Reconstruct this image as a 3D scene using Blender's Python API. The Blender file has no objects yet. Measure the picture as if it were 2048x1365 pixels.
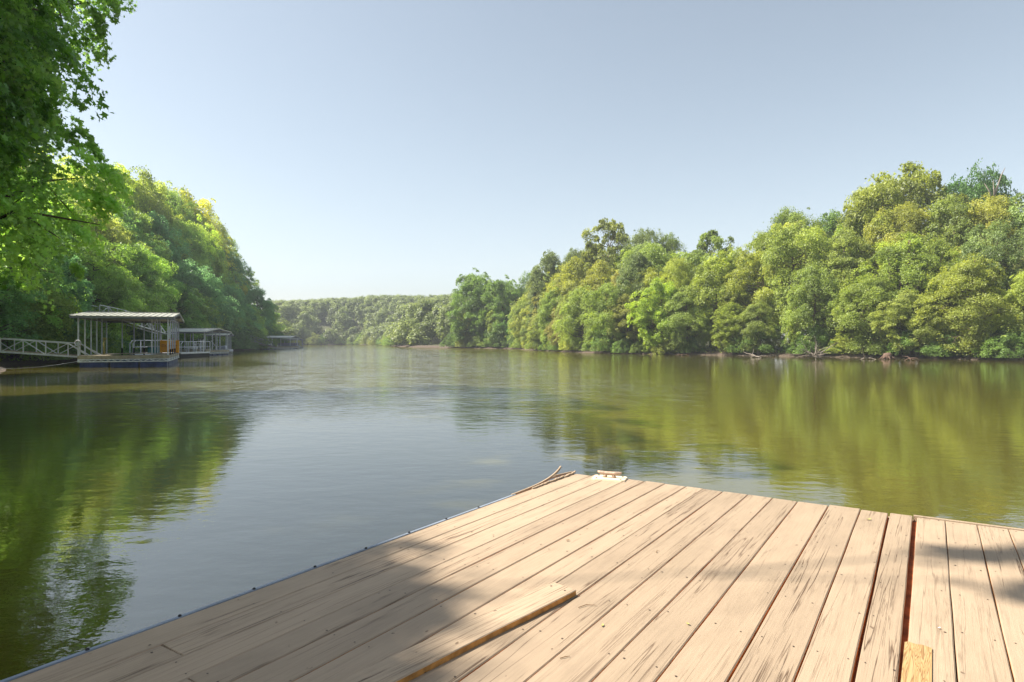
import bpy, math, random
import numpy as np
from mathutils import Vector, Matrix, noise as mnoise

# ------------------------------------------------------------------ camera, sky, sun, exposure
scene = bpy.context.scene
COL = scene.collection
EYE, F, HOR = 1.45, 1268.0, 683.0          # eye height, focal length and horizon in photo pixels
cam_d = bpy.data.cameras.new('camera')
cam = bpy.data.objects.new('camera', cam_d); COL.objects.link(cam)
cam.location = (0, 0, EYE); cam.rotation_euler = (math.radians(90), 0, 0)
cam_d.sensor_width = 36; cam_d.lens = F / 2048 * 36; cam_d.clip_start = .05; cam_d.clip_end = 4000
scene.camera = cam

SUN_AZ, SUN_EL = math.radians(-86), math.radians(49.5)   # azimuth measured from +Y towards +X
world = bpy.data.worlds.new('World'); scene.world = world; world.use_nodes = True
wn = world.node_tree.nodes; wl = world.node_tree.links
for n in list(wn): wn.remove(n)
sky = wn.new('ShaderNodeTexSky'); sky.sky_type = 'NISHITA'; sky.sun_disc = False
sky.sun_elevation = SUN_EL; sky.sun_rotation = SUN_AZ
sky.altitude = 100; sky.air_density = 1.0; sky.dust_density = 1.5; sky.ozone_density = .8
bg = wn.new('ShaderNodeBackground'); bg.inputs[1].default_value = .064
wo = wn.new('ShaderNodeOutputWorld')
skh = wn.new('ShaderNodeHueSaturation'); skh.inputs['Saturation'].default_value = .62; skh.inputs['Hue'].default_value = .486; wl.new(sky.outputs[0], skh.inputs['Color']); wl.new(skh.outputs[0], bg.inputs[0]); wl.new(bg.outputs[0], wo.inputs[0])

sd = bpy.data.lights.new('sun', 'SUN'); sd.energy = 4.3; sd.angle = math.radians(.6); sd.color = (1, .93, .83)
sun = bpy.data.objects.new('sun', sd); COL.objects.link(sun)
sdir = Vector((math.sin(SUN_AZ) * math.cos(SUN_EL), math.cos(SUN_AZ) * math.cos(SUN_EL), math.sin(SUN_EL)))
sun.rotation_euler = sdir.to_track_quat('Z', 'Y').to_euler()
scene.view_settings.view_transform = 'Standard'; scene.view_settings.look = 'None'
scene.view_settings.exposure = 1.5; scene.view_settings.gamma = 1
scene.cycles.max_bounces = 8; scene.cycles.transparent_max_bounces = 4
scene.cycles.diffuse_bounces = 3; scene.cycles.glossy_bounces = 3; scene.cycles.transmission_bounces = 4
scene.cycles.caustics_reflective = False; scene.cycles.caustics_refractive = False
scene.cycles.volume_bounces = 0
scene.cycles.use_denoising = True

# ------------------------------------------------------------------ helpers
def gp(px, py, z=0.0):
    d = F * (EYE - z) / (py - HOR); return Vector(((px - 1024) / F * d, d, z))
def at(px, d, z=0.0): return Vector(((px - 1024) / F * d, d, z))

def tag(o, label=None, cat=None, group=None, kind=None):
    if label: o['label'] = label
    if cat: o['category'] = cat
    if group: o['group'] = group
    if kind: o['kind'] = kind
    return o
def empty(name, loc=(0, 0, 0), rz=0):
    o = bpy.data.objects.new(name, None); COL.objects.link(o)
    o.location = loc; o.rotation_euler = (0, 0, rz); o.empty_display_size = .3; return o

class MB:
    """collects shapes into one mesh"""
    def __init__(s): s.v = []; s.f = []; s.m = []
    def add(s, vs, fs, mi=0):
        k = len(s.v); s.v += [tuple(v) for v in vs]; s.f += [tuple(i + k for i in f) for f in fs]; s.m += [mi] * len(fs)
    def box(s, a, b, mi=0):
        x0, y0, z0 = a; x1, y1, z1 = b
        s.add([(x0,y0,z0),(x1,y0,z0),(x1,y1,z0),(x0,y1,z0),(x0,y0,z1),(x1,y0,z1),(x1,y1,z1),(x0,y1,z1)],
              [(3,2,1,0),(4,5,6,7),(0,1,5,4),(1,2,6,5),(2,3,7,6),(3,0,4,7)], mi); return s
    def bar(s, p, q, w, h=None, mi=0):
        h = h or w; p = Vector(p); q = Vector(q); d = (q - p).normalized()
        up = Vector((0,0,1)) if abs(d.z) < .95 else Vector((0,1,0))
        r = d.cross(up).normalized() * w / 2; u = r.cross(d).normalized() * h / 2
        s.add([p-r-u,p+r-u,p+r+u,p-r+u,q-r-u,q+r-u,q+r+u,q-r+u],
              [(0,1,2,3),(7,6,5,4),(4,5,1,0),(5,6,2,1),(6,7,3,2),(7,4,0,3)], mi); return s
    def tube(s, pts, rads, n=6, mi=0, cap=True):
        pts = [Vector(p) for p in pts]; k = len(s.v); m = len(pts)
        for i, p in enumerate(pts):
            d = (pts[min(i+1, m-1)] - pts[max(i-1, 0)]).normalized()
            a = Vector((1,0,0)) if abs(d.x) < .8 else Vector((0,1,0))
            e = d.cross(a).normalized(); g = d.cross(e)
            r = rads[i] if hasattr(rads, '__len__') else rads
            for j in range(n):
                t = 2 * math.pi * j / n
                s.v.append(tuple(p + (e * math.cos(t) + g * math.sin(t)) * r))
        for i in range(m - 1):
            for j in range(n):
                j2 = (j + 1) % n
                s.f.append((k+i*n+j, k+i*n+j2, k+(i+1)*n+j2, k+(i+1)*n+j)); s.m.append(mi)
        if cap:
            s.f.append(tuple(k + j for j in reversed(range(n)))); s.m.append(mi)
            s.f.append(tuple(k + (m-1)*n + j for j in range(n))); s.m.append(mi)
        return s
    def mesh(s, name, mats, smooth=False):
        me = bpy.data.meshes.new(name); me.from_pydata(s.v, [], s.f)
        for m in (mats if isinstance(mats, (list, tuple)) else [mats]): me.materials.append(m)
        me.polygons.foreach_set('material_index', s.m)
        if smooth: me.polygons.foreach_set('use_smooth', [True] * len(s.f))
        me.update(); return me
    def build(s, name, mats, parent=None, smooth=False, loc=None, rz=0):
        o = bpy.data.objects.new(name, s.mesh(name, mats, smooth)); COL.objects.link(o)
        if parent: o.parent = parent
        if loc is not None: o.location = loc; o.rotation_euler = (0, 0, rz)
        return o

# ------------------------------------------------------------------ materials
def mat(name):
    m = bpy.data.materials.new(name); m.use_nodes = True
    nt = m.node_tree; b = nt.nodes['Principled BSDF']; return m, nt, b
def nd(nt, t, **k):
    n = nt.nodes.new('ShaderNode' + t)
    for a, v in k.items():
        if a.startswith('i_'):
            key = a[2:]; key = int(key) if key.isdigit() else key.replace('_', ' ')
            n.inputs[key].default_value = v
        else: setattr(n, a, v)
    return n
def ramp(nt, fac, stops):
    r = nt.nodes.new('ShaderNodeValToRGB'); el = r.color_ramp.elements
    while len(el) < len(stops): el.new(.5)
    for e, (p, c) in zip(el, stops):
        e.position = p; e.color = (c, c, c, 1) if not hasattr(c, '__len__') else (*c, 1)
    nt.links.new(fac, r.inputs[0]); return r.outputs[0]
def simple(name, col, rough=.6, metal=0, var=.15, scale=6, spec=.4):
    m, nt, b = mat(name)
    co = nd(nt, 'TexCoord'); no = nd(nt, 'TexNoise', i_Scale=scale, i_Detail=6)
    nt.links.new(co.outputs['Object'], no.inputs['Vector'])
    lo = tuple(c * (1 - var * 1.4) for c in col); hi = tuple(min(1, c * (1 + var)) for c in col)
    nt.links.new(ramp(nt, no.outputs[0], [(.3, lo), (.7, hi)]), b.inputs['Base Color'])
    b.inputs['Roughness'].default_value = rough; b.inputs['Metallic'].default_value = metal
    b.inputs['Specular IOR Level'].default_value = spec
    return m

def leaf_material(name, gloss=.5, trans=.46):
    m, nt, b = mat(name); L = nt.links
    oi = nd(nt, 'ObjectInfo'); at_ = nd(nt, 'Attribute', attribute_name='tint')
    hs = nd(nt, 'HueSaturation')
    mh = nd(nt, 'MapRange', i_3=.508, i_4=.492); L.new(at_.outputs['Fac'], mh.inputs[0])
    mv = nd(nt, 'MapRange', i_3=.7, i_4=1.7); L.new(at_.outputs['Fac'], mv.inputs[0])
    L.new(oi.outputs['Color'], hs.inputs['Color']); L.new(mh.outputs[0], hs.inputs['Hue']); L.new(mv.outputs[0], hs.inputs['Value'])
    L.new(hs.outputs[0], b.inputs['Base Color'])
    b.inputs['Roughness'].default_value = .5; b.inputs['Specular IOR Level'].default_value = gloss
    tr = nd(nt, 'BsdfTranslucent'); g = nd(nt, 'HueSaturation', i_Saturation=1.12, i_Value=1.5, i_Hue=.487)
    L.new(hs.outputs[0], g.inputs['Color']); L.new(g.outputs[0], tr.inputs['Color'])
    mx = nd(nt, 'MixShader', i_0=trans); L.new(b.outputs[0], mx.inputs[1]); L.new(tr.outputs[0], mx.inputs[2])
    L.new(mx.outputs[0], nt.nodes['Material Output'].inputs[0])
    return m
M = {}
M['leaf'] = leaf_material('leaf')
def bark(name, col, scale=9):
    m, nt, b = mat(name); L = nt.links
    co = nd(nt, 'TexCoord'); mp = nd(nt, 'Mapping'); mp.inputs['Scale'].default_value = (3, 3, .6)
    L.new(co.outputs['Object'], mp.inputs[0]); no = nd(nt, 'TexNoise', i_Scale=scale, i_Detail=8); L.new(mp.outputs[0], no.inputs['Vector'])
    L.new(ramp(nt, no.outputs[0], [(.35, tuple(c * .45 for c in col)), (.65, col)]), b.inputs['Base Color'])
    bu = nd(nt, 'Bump', i_Strength=.6, i_Distance=.03); L.new(no.outputs[0], bu.inputs['Height']); L.new(bu.outputs[0], b.inputs['Normal'])
    b.inputs['Roughness'].default_value = .9; return m
M['bark'] = bark('bark', (.16, .115, .08)); M['bark_red'] = bark('reddish_bark', (.15, .09, .06)); M['dead'] = bark('bleached_wood', (.30, .25, .20))
M['white_metal'] = simple('galvanised_tube', (.66, .68, .72), .45, .25, .12)
M['post_metal'] = simple('post_metal', (.52, .56, .64), .5, .35, .12)
M['dark_metal'] = simple('dark_metal', (.12, .13, .16), .5, .3)
M['roof_pale'] = simple('roof_metal', (.33, .33, .28), .5, .15, .12, 2)
M['roof_white'] = simple('pale_roof_metal', (.58, .58, .54), .5, .1, .1, 2)
M['under'] = simple('eave_metal', (.20, .22, .27), .7)  # plain blue-grey metal of eave fascias and roof beams
M['deck_wood'] = simple('dock_lumber', (.36, .31, .22), .8, 0, .25, 5)
M['float'] = simple('blue_float', (.035, .055, .16), .5, 0, .3, 3)
M['rubber'] = simple('black_rubber', (.02, .02, .025), .7)
M['orange'] = simple('orange_board', (.95, .42, .01), .55, 0, .06)
M['darkred'] = simple('red_lettering', (.36, .045, .01), .6)
M['teal'] = simple('teal_plastic', (.02, .14, .17), .5)
M['white'] = simple('white_gelcoat', (.72, .72, .76), .3, 0, .05)
M['beige'] = simple('beige_hull', (.45, .40, .30), .4)
M['purple'] = simple('faded_canvas', (.20, .19, .27), .8)
M['rope'] = simple('grey_rope', (.45, .46, .48), .8)
M['leafdry'] = simple('dry_leaf', (.40, .36, .12), .8)
M['twig'] = simple('twig_bark', (.20, .12, .06), .9)
M['screw'] = simple('screw_head', (.10, .07, .05), .6, .4)
M['edging'] = simple('grey_edging', (.24, .28, .34), .55, .1)
M['grass'] = leaf_material('grass_blade', .2, .3)

def terrain_material():
    m, nt, b = mat('forest_floor'); L = nt.links
    co = nd(nt, 'TexCoord'); no = nd(nt, 'TexNoise', i_Scale=.6, i_Detail=10); L.new(co.outputs['Object'], no.inputs['Vector'])
    n2 = nd(nt, 'TexNoise', i_Scale=7, i_Detail=8); L.new(co.outputs['Object'], n2.inputs['Vector'])
    c1 = ramp(nt, no.outputs[0], [(.35, (.045, .035, .02)), (.55, (.06, .075, .02)), (.75, (.13, .095, .06))])
    c2 = ramp(nt, n2.outputs[0], [(.3, .45), (.7, 1.5)])
    mu = nd(nt, 'Mix', data_type='RGBA', blend_type='MULTIPLY', i_0=1); L.new(c1, mu.inputs[6]); L.new(c2, mu.inputs[7])
    # bare pinkish mud only on the low lip above the water
    geo = nd(nt, 'NewGeometry'); sp = nd(nt, 'SeparateXYZ'); L.new(geo.outputs['Position'], sp.inputs[0])
    mr = nd(nt, 'MapRange', i_1=.35, i_2=.55, i_3=1, i_4=0); L.new(sp.outputs[2], mr.inputs[0])
    mud = ramp(nt, n2.outputs[0], [(.3, (.05, .035, .024)), (.7, (.125, .09, .062))])
    mx = nd(nt, 'Mix', data_type='RGBA'); L.new(mr.outputs[0], mx.inputs[0]); L.new(mu.outputs[2], mx.inputs[6]); L.new(mud, mx.inputs[7])
    L.new(mx.outputs[2], b.inputs['Base Color']); b.inputs['Roughness'].default_value = .95
    bu = nd(nt, 'Bump', i_Strength=.8, i_Distance=.15); L.new(n2.outputs[0], bu.inputs['Height']); L.new(bu.outputs[0], b.inputs['Normal'])
    return m
M['terrain'] = terrain_material()

def water_material():
    m, nt, b = mat('lake_water'); L = nt.links
    co = nd(nt, 'TexCoord')
    def nz(scale, sx, sy, detail=4, rough=.5, rot=0):
        mp = nd(nt, 'Mapping'); mp.inputs['Scale'].default_value = (sx, sy, 1); mp.inputs['Rotation'].default_value = (0, 0, rot)
        L.new(co.outputs['Object'], mp.inputs[0])
        n = nd(nt, 'TexNoise', i_Scale=scale, i_Detail=detail, i_Roughness=rough); L.new(mp.outputs[0], n.inputs['Vector']); return n.outputs[0]
    def mth(op, a, c, clamp=False):
        n = nd(nt, 'Math', operation=op, use_clamp=clamp)
        for i, v in enumerate((a, c)):
            if isinstance(v, (int, float)): n.inputs[i].default_value = v
            else: L.new(v, n.inputs[i])
        return n.outputs[0]
    # breeze patches: calm near the dock and close to the banks, ruffled in open water
    sp = nd(nt, 'SeparateXYZ'); L.new(co.outputs['Object'], sp.inputs[0])
    patch = nz(.06, 1, .6, 3)
    wy = nd(nt, 'MapRange', interpolation_type='SMOOTHSTEP', i_1=9, i_2=22, i_3=0, i_4=1); L.new(sp.outputs[1], wy.inputs[0])
    wx = mth('SUBTRACT', 1, mth('DIVIDE', mth('ABSOLUTE', mth('ADD', sp.outputs[0], mth('ADD', 2, mth('MULTIPLY', sp.outputs[1], .1))), 0), mth('ADD', 6, mth('MULTIPLY', sp.outputs[1], .28))), True)
    pm = nd(nt, 'MapRange', interpolation_type='SMOOTHSTEP', i_1=.30, i_2=.52); L.new(patch, pm.inputs[0])
    wind = mth('MULTIPLY', mth('MULTIPLY', wy.outputs[0], wx), pm.outputs[0])
    fine = nz(3.2, 1, 1.5, 4, .55, .2); mid = nz(.9, 1, 1.7, 3, .5, -.15); swell = nz(.22, 1, 1.5, 2)
    h = mth('MULTIPLY', fine, mth('ADD', .0035, mth('MULTIPLY', wind, .075)))
    h = mth('ADD', h, mth('MULTIPLY', mid, mth('ADD', .0035, mth('MULTIPLY', wind, .055))))
    h = mth('ADD', h, mth('MULTIPLY', swell, .006))
    bu = nd(nt, 'Bump', i_Strength=1, i_Distance=1); L.new(h, bu.inputs['Height'])
    def nzc(scale, sx, sy):
        mp = nd(nt, 'Mapping'); mp.inputs['Scale'].default_value = (sx, sy, 1); L.new(co.outputs['Object'], mp.inputs[0])
        n = nd(nt, 'TexNoise', i_Scale=scale, i_Detail=3, i_Roughness=.6); L.new(mp.outputs[0], n.inputs['Vector'])
        v = nd(nt, 'VectorMath', operation='SUBTRACT'); L.new(n.outputs['Color'], v.inputs[0]); v.inputs[1].default_value = (.5, .5, .5)
        w = nd(nt, 'VectorMath', operation='MULTIPLY'); L.new(v.outputs[0], w.inputs[0]); w.inputs[1].default_value = (1, 1, 0); return w.outputs[0]
    sm_ = nd(nt, 'VectorMath', operation='ADD'); L.new(nzc(1.1, .8, 1.3), sm_.inputs[0]); L.new(nzc(4.2, 1, 1.3), sm_.inputs[1])
    sc_ = nd(nt, 'VectorMath', operation='SCALE'); L.new(sm_.outputs[0], sc_.inputs[0])
    L.new(mth('ADD', .012, mth('MULTIPLY', wind, .42)), sc_.inputs[3])
    an = nd(nt, 'VectorMath', operation='ADD'); L.new(bu.outputs[0], an.inputs[0]); L.new(sc_.outputs[0], an.inputs[1])
    nn_ = nd(nt, 'VectorMath', operation='NORMALIZE'); L.new(an.outputs[0], nn_.inputs[0])
    murk = nz(.12, 1, 1, 5)
    base = ramp(nt, murk, [(.3, (.070, .062, .009)), (.7, (.092, .080, .013))])
    df = nd(nt, 'BsdfDiffuse'); L.new(base, df.inputs[0])
    gl = nd(nt, 'BsdfGlossy', i_Roughness=.035); L.new(nn_.outputs[0], gl.inputs['Normal'])
    gl.inputs[0].default_value = (1, 1, 1, 1)
    fr = nd(nt, 'Fresnel', i_IOR=2.5); L.new(bu.outputs[0], fr.inputs['Normal'])
    mx = nd(nt, 'MixShader'); L.new(fr.outputs[0], mx.inputs[0]); L.new(df.outputs[0], mx.inputs[1]); L.new(gl.outputs[0], mx.inputs[2])
    L.new(mx.outputs[0], nt.nodes['Material Output'].inputs[0]); nt.nodes.remove(b)
    return m
M['water'] = water_material()

def paint_material(name, light, dark, crack=1.0):
    """weathered painted board, grain along local x"""
    m, nt, b = mat(name); L = nt.links
    co = nd(nt, 'TexCoord'); oi = nd(nt, 'ObjectInfo')
    off = nd(nt, 'VectorMath', operation='SCALE', i_3=37.0)
    cx = nd(nt, 'CombineXYZ'); L.new(oi.outputs['Random'], cx.inputs[0]); L.new(oi.outputs['Random'], cx.inputs[1])
    L.new(cx.outputs[0], off.inputs[0])
    ad = nd(nt, 'VectorMath', operation='ADD'); L.new(co.outputs['Object'], ad.inputs[0]); L.new(off.outputs[0], ad.inputs[1])
    def nz(sc, detail=6, rough=.6, dist=0.0, scale=1):
        mp = nd(nt, 'Mapping'); mp.inputs['Scale'].default_value = sc; L.new(ad.outputs[0], mp.inputs[0])
        n = nd(nt, 'TexNoise', i_Scale=scale, i_Detail=detail, i_Roughness=rough, i_Distortion=dist); L.new(mp.outputs[0], n.inputs['Vector']); return n.outputs[0]
    blot = nz((2.2, 5, 5), 6, .65)
    grain = nz((3.5, 110, 60), 5, .6, .3)
    fine = nz((30, 300, 100), 3, .6)
    # cracks: thin iso-lines of a stretched noise, broken up by a second one
    c1 = nz((.42, 17, 8), 4, .5, .3); brk = nz((1.4, 9, 5), 4, .65)
    def iso(v, w):
        s = nd(nt, 'Math', operation='SUBTRACT', i_1=.5); L.new(v, s.inputs[0])
        a = nd(nt, 'Math', operation='ABSOLUTE'); L.new(s.outputs[0], a.inputs[0])
        r = nd(nt, 'MapRange', i_1=0, i_2=w, i_3=1, i_4=0); L.new(a.outputs[0], r.inputs[0]); return r.outputs[0]
    l1 = iso(c1, .014 * crack); b1 = ramp(nt, brk, [(.44, 0.0), (.52, 1.0)])
    k1 = nd(nt, 'Math', operation='MULTIPLY'); L.new(l1, k1.inputs[0]); L.new(b1, k1.inputs[1])
    c2 = nz((1.1, 55, 22), 4, .55, .4); brk2 = nz((.8, 7, 4), 4, .65)
    l2 = iso(c2, .022 * crack); b2 = ramp(nt, brk2, [(.44, 0.0), (.60, .6)])
    k2 = nd(nt, 'Math', operation='MULTIPLY'); L.new(l2, k2.inputs[0]); L.new(b2, k2.inputs[1])
    ks = nd(nt, 'Math', operation='MAXIMUM'); L.new(k1.outputs[0], ks.inputs[0]); L.new(k2.outputs[0], ks.inputs[1])
    # small chips and grime spots
    vo = nz((9, 14, 9), 2, .5, 0, 1.6); sp = ramp(nt, vo, [(.735, 0.0), (.76, .7)])
    wh = nd(nt, 'TexWhiteNoise', noise_dimensions='1D'); L.new(oi.outputs['Random'], wh.inputs['W'])
    wm = nd(nt, 'MapRange', i_3=.25, i_4=1.15); L.new(wh.outputs[0], wm.inputs[0])
    kw = nd(nt, 'Math', operation='MULTIPLY', use_clamp=True); L.new(ks.outputs[0], kw.inputs[0]); L.new(wm.outputs[0], kw.inputs[1])
    kk = nd(nt, 'Math', operation='MAXIMUM'); L.new(kw.outputs[0], kk.inputs[0]); L.new(sp, kk.inputs[1])
    col = ramp(nt, blot, [(.28, tuple(c * .80 for c in light)), (.5, tuple(c * .95 for c in light)), (.72, light)])
    gm = ramp(nt, grain, [(.3, .90), (.55, 1.0), (.8, 1.04)])
    mu = nd(nt, 'Mix', data_type='RGBA', blend_type='MULTIPLY', i_0=1); L.new(col, mu.inputs[6]); L.new(gm, mu.inputs[7])
    gr = nz((1.1, 3.0, 3), 7, .7); gm2 = ramp(nt, gr, [(.50, 0.0), (.75, .5)])
    mg = nd(nt, 'Mix', data_type='RGBA'); L.new(gm2, mg.inputs[0]); L.new(mu.outputs[2], mg.inputs[6]); mg.inputs[7].default_value = (light[0]*.62, light[1]*.62, light[2]*.60, 1); mu = mg
    pr = nd(nt, 'MapRange', i_3=.84, i_4=1.08); L.new(oi.outputs['Random'], pr.inputs[0])
    mu2 = nd(nt, 'Mix', data_type='RGBA', blend_type='MULTIPLY', i_0=1); L.new(mu.outputs[2], mu2.inputs[6]); L.new(pr.outputs[0], mu2.inputs[7])
    mx = nd(nt, 'Mix', data_type='RGBA'); L.new(kk.outputs[0], mx.inputs[0]); L.new(mu2.outputs[2], mx.inputs[6]); mx.inputs[7].default_value = (*dark, 1)
    L.new(mx.outputs[2], b.inputs['Base Color'])
    b.inputs['Roughness'].default_value = .62; b.inputs['Specular IOR Level'].default_value = .3
    hh = nd(nt, 'Math', operation='MULTIPLY_ADD', i_1=.35); L.new(grain, hh.inputs[0]); L.new(fine, hh.inputs[2])
    h2 = nd(nt, 'Math', operation='MULTIPLY_ADD', i_1=-1.6); L.new(kk.outputs[0], h2.inputs[0]); L.new(hh.outputs[0], h2.inputs[2])
    bu = nd(nt, 'Bump', i_Strength=.45, i_Distance=.0025); L.new(h2.outputs[0], bu.inputs['Height']); L.new(bu.outputs[0], b.inputs['Normal'])
    return m
M['paint'] = paint_material('painted_deck_board', (.39, .293, .198), (.095, .057, .033))
M['stain'] = simple('stained_board_edge', (.45, .19, .05), .8, 0, .35, 30)
M['redwood'] = simple('red_brown_under_board', (.24, .075, .022), .85, 0, .4, 14)
M['joist'] = simple('joist_lumber', (.24, .085, .035), .85, 0, .3, 12)
def raw_material():
    m, nt, b = mat('raw_pine'); L = nt.links
    co = nd(nt, 'TexCoord'); mp = nd(nt, 'Mapping'); mp.inputs['Scale'].default_value = (2.0, 34, 10); L.new(co.outputs['Object'], mp.inputs[0])
    wv = nd(nt, 'TexNoise', i_Scale=1.6, i_Detail=2, i_Distortion=.7); L.new(mp.outputs[0], wv.inputs['Vector'])
    ml = nd(nt, 'Math', operation='MULTIPLY', i_1=12); L.new(wv.outputs[0], ml.inputs[0])
    fr = nd(nt, 'Math', operation='FRACT'); L.new(ml.outputs[0], fr.inputs[0])
    L.new(ramp(nt, fr.outputs[0], [(.0, (.40, .28, .13)), (.45, (.36, .23, .09)), (.85, (.20, .10, .035)), (1, (.40, .28, .13))]), b.inputs['Base Color'])
    b.inputs['Roughness'].default_value = .7; return m
M['raw'] = raw_material()

# ------------------------------------------------------------------ lake outline and terrain
LEFT = [(-11,-45),(-10.5,0),(-12.5,12),(-19,24),(-29.7,36.8),(-30.5,42),(-33,52),(-40,84),(-49,131),(-66,190)]
FAR = [(-86,238),(-62,246),(-40,212),(-33,172)]
RIGHT = [(-23,145),(-12.8,131),(.5,115),(2.9,97),(10.2,73.5),(19.5,65.7),(26.9,59.3),(32.1,52.5),(38,47.1),(52,38),(62,15),(62,-45)]
POLY = np.array(LEFT + FAR + RIGHT, float)
def shore_dist(x, y):
    """positive on land, negative on water"""
    x = np.asarray(x, float); y = np.asarray(y, float)
    best = np.full(x.shape, 1e9); ins = np.zeros(x.shape, bool)
    n = len(POLY)
    for i in range(n):
        a = POLY[i]; c = POLY[(i + 1) % n]; d = c - a
        t = np.clip(((x - a[0]) * d[0] + (y - a[1]) * d[1]) / (d @ d), 0, 1)
        best = np.minimum(best, np.hypot(x - a[0] - t * d[0], y - a[1] - t * d[1]))
        if a[1] != c[1]:
            cr = ((a[1] > y) != (c[1] > y)) & (x < (c[0] - a[0]) * (y - a[1]) / (c[1] - a[1]) + a[0]); ins ^= cr
    return np.where(ins, -best, best)
def ground(x, y):
    d = shore_dist(x, y); x = np.asarray(x, float); y = np.asarray(y, float)
    wl_ = 1 / (1 + np.exp((x + 12 + .28 * np.maximum(y, 0)) / 4))               # west bank: steep
    wf = 1 / (1 + np.exp(-(y - 185) / 8)) * (x < 60)
    k = np.maximum(wl_, wf)
    w = .5 * np.sin(x * .31 + y * .17) + .5 * np.sin(x * .13 - y * .23)
    d2 = d + w * .7
    land = .42 * (1 - np.exp(-np.maximum(d2, 0) / .8)) + np.maximum(d2 - 1.2, 0) * (.02 + .40 * k)
    cap = 1.6 + 15 * k
    land = cap * np.tanh(land / cap)
    land += .12 * np.sin(x * .9) * np.sin(y * .8) * np.clip(d2 / 4, 0, 1)
    bed = np.maximum(d2 * .35, -1.6)
    return np.where(d2 > 0, land, bed)
def gz(x, y): return float(ground(np.array([x]), np.array([y]))[0])
xs = np.concatenate([np.linspace(-900, -140, 14)[:-1], np.arange(-140, 90, 1.6), np.linspace(90, 900, 14)])
ys = np.concatenate([np.linspace(-900, -50, 10)[:-1], np.arange(-50, 100, 1.3), np.arange(100, 330, 3), np.linspace(330, 1500, 12)])
X, Y = np.meshgrid(xs, ys); Z = ground(X, Y)
tm = bpy.data.meshes.new('ground')
nx, ny = len(xs), len(ys); idx = np.arange(nx * ny).reshape(ny, nx)
q = np.stack([idx[:-1,:-1], idx[:-1,1:], idx[1:,1:], idx[1:,:-1]], -1).reshape(-1, 4)
tm.vertices.add(nx * ny); tm.vertices.foreach_set('co', np.stack([X, Y, Z], -1).ravel())
tm.loops.add(q.size); tm.loops.foreach_set('vertex_index', q.ravel().astype(np.int32))
tm.polygons.add(len(q)); tm.polygons.foreach_set('loop_start', np.arange(0, q.size, 4, dtype=np.int32))
tm.polygons.foreach_set('use_smooth', [True] * len(q))
tm.materials.append(M['terrain']); tm.update(); tm.validate()
to = bpy.data.objects.new('ground', tm); COL.objects.link(to)
tag(to, 'wooded earth banks rising from the muddy lake edge', None, None, 'structure')
wb = MB(); wb.add([(-300,-60,0),(200,-60,0),(200,420,0),(-300,420,0)], [(0,1,2,3)])
tag(wb.build('water', M['water']), 'calm olive green lake water reflecting trees and sky', None, None, 'structure')

# ------------------------------------------------------------------ foliage
def leaf_mesh(name, cen, nrm, size, rng, tint, material, star=False, aspect=.55):
    """one small face per leaf"""
    n = len(cen)
    nrm = nrm / np.linalg.norm(nrm, axis=1, keepdims=True)
    r = rng.normal(size=(n, 3)); t = np.cross(nrm, r); t /= np.linalg.norm(t, axis=1, keepdims=True) + 1e-9
    bt = np.cross(nrm, t)
    if star:
        ang = np.radians([0, 22, 52, 78, 115, 180, 245, 282, 308, 338]); rad = np.array([1, .45, .88, .40, .62, .30, .62, .40, .88, .45]) * .62
        px = np.cos(ang) * rad; py = np.sin(ang) * rad
    else:
        px = np.array([-.5, 0.0, .5, .02]); py = np.array([0, -aspect / 2, 0, aspect / 2])
    k = len(px)
    sz = size[:, None, None]
    droop = (-.18 * (px ** 2 + py ** 2))[None, :, None]
    v = cen[:, None, :] + sz * (t[:, None, :] * px[None, :, None] + bt[:, None, :] * py[None, :, None] + nrm[:, None, :] * droop)
    me = bpy.data.meshes.new(name)
    me.vertices.add(n * k); me.vertices.foreach_set('co', v.ravel().astype(np.float32))
    me.loops.add(n * k); me.loops.foreach_set('vertex_index', np.arange(n * k, dtype=np.int32))
    me.polygons.add(n); me.polygons.foreach_set('loop_start', np.arange(0, n * k, k, dtype=np.int32))
    a = me.attributes.new('tint', 'FLOAT', 'FACE'); a.data.foreach_set('value', np.clip(tint, 0, 1).astype(np.float32))
    me.materials.append(material); me.update(); return me

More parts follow.
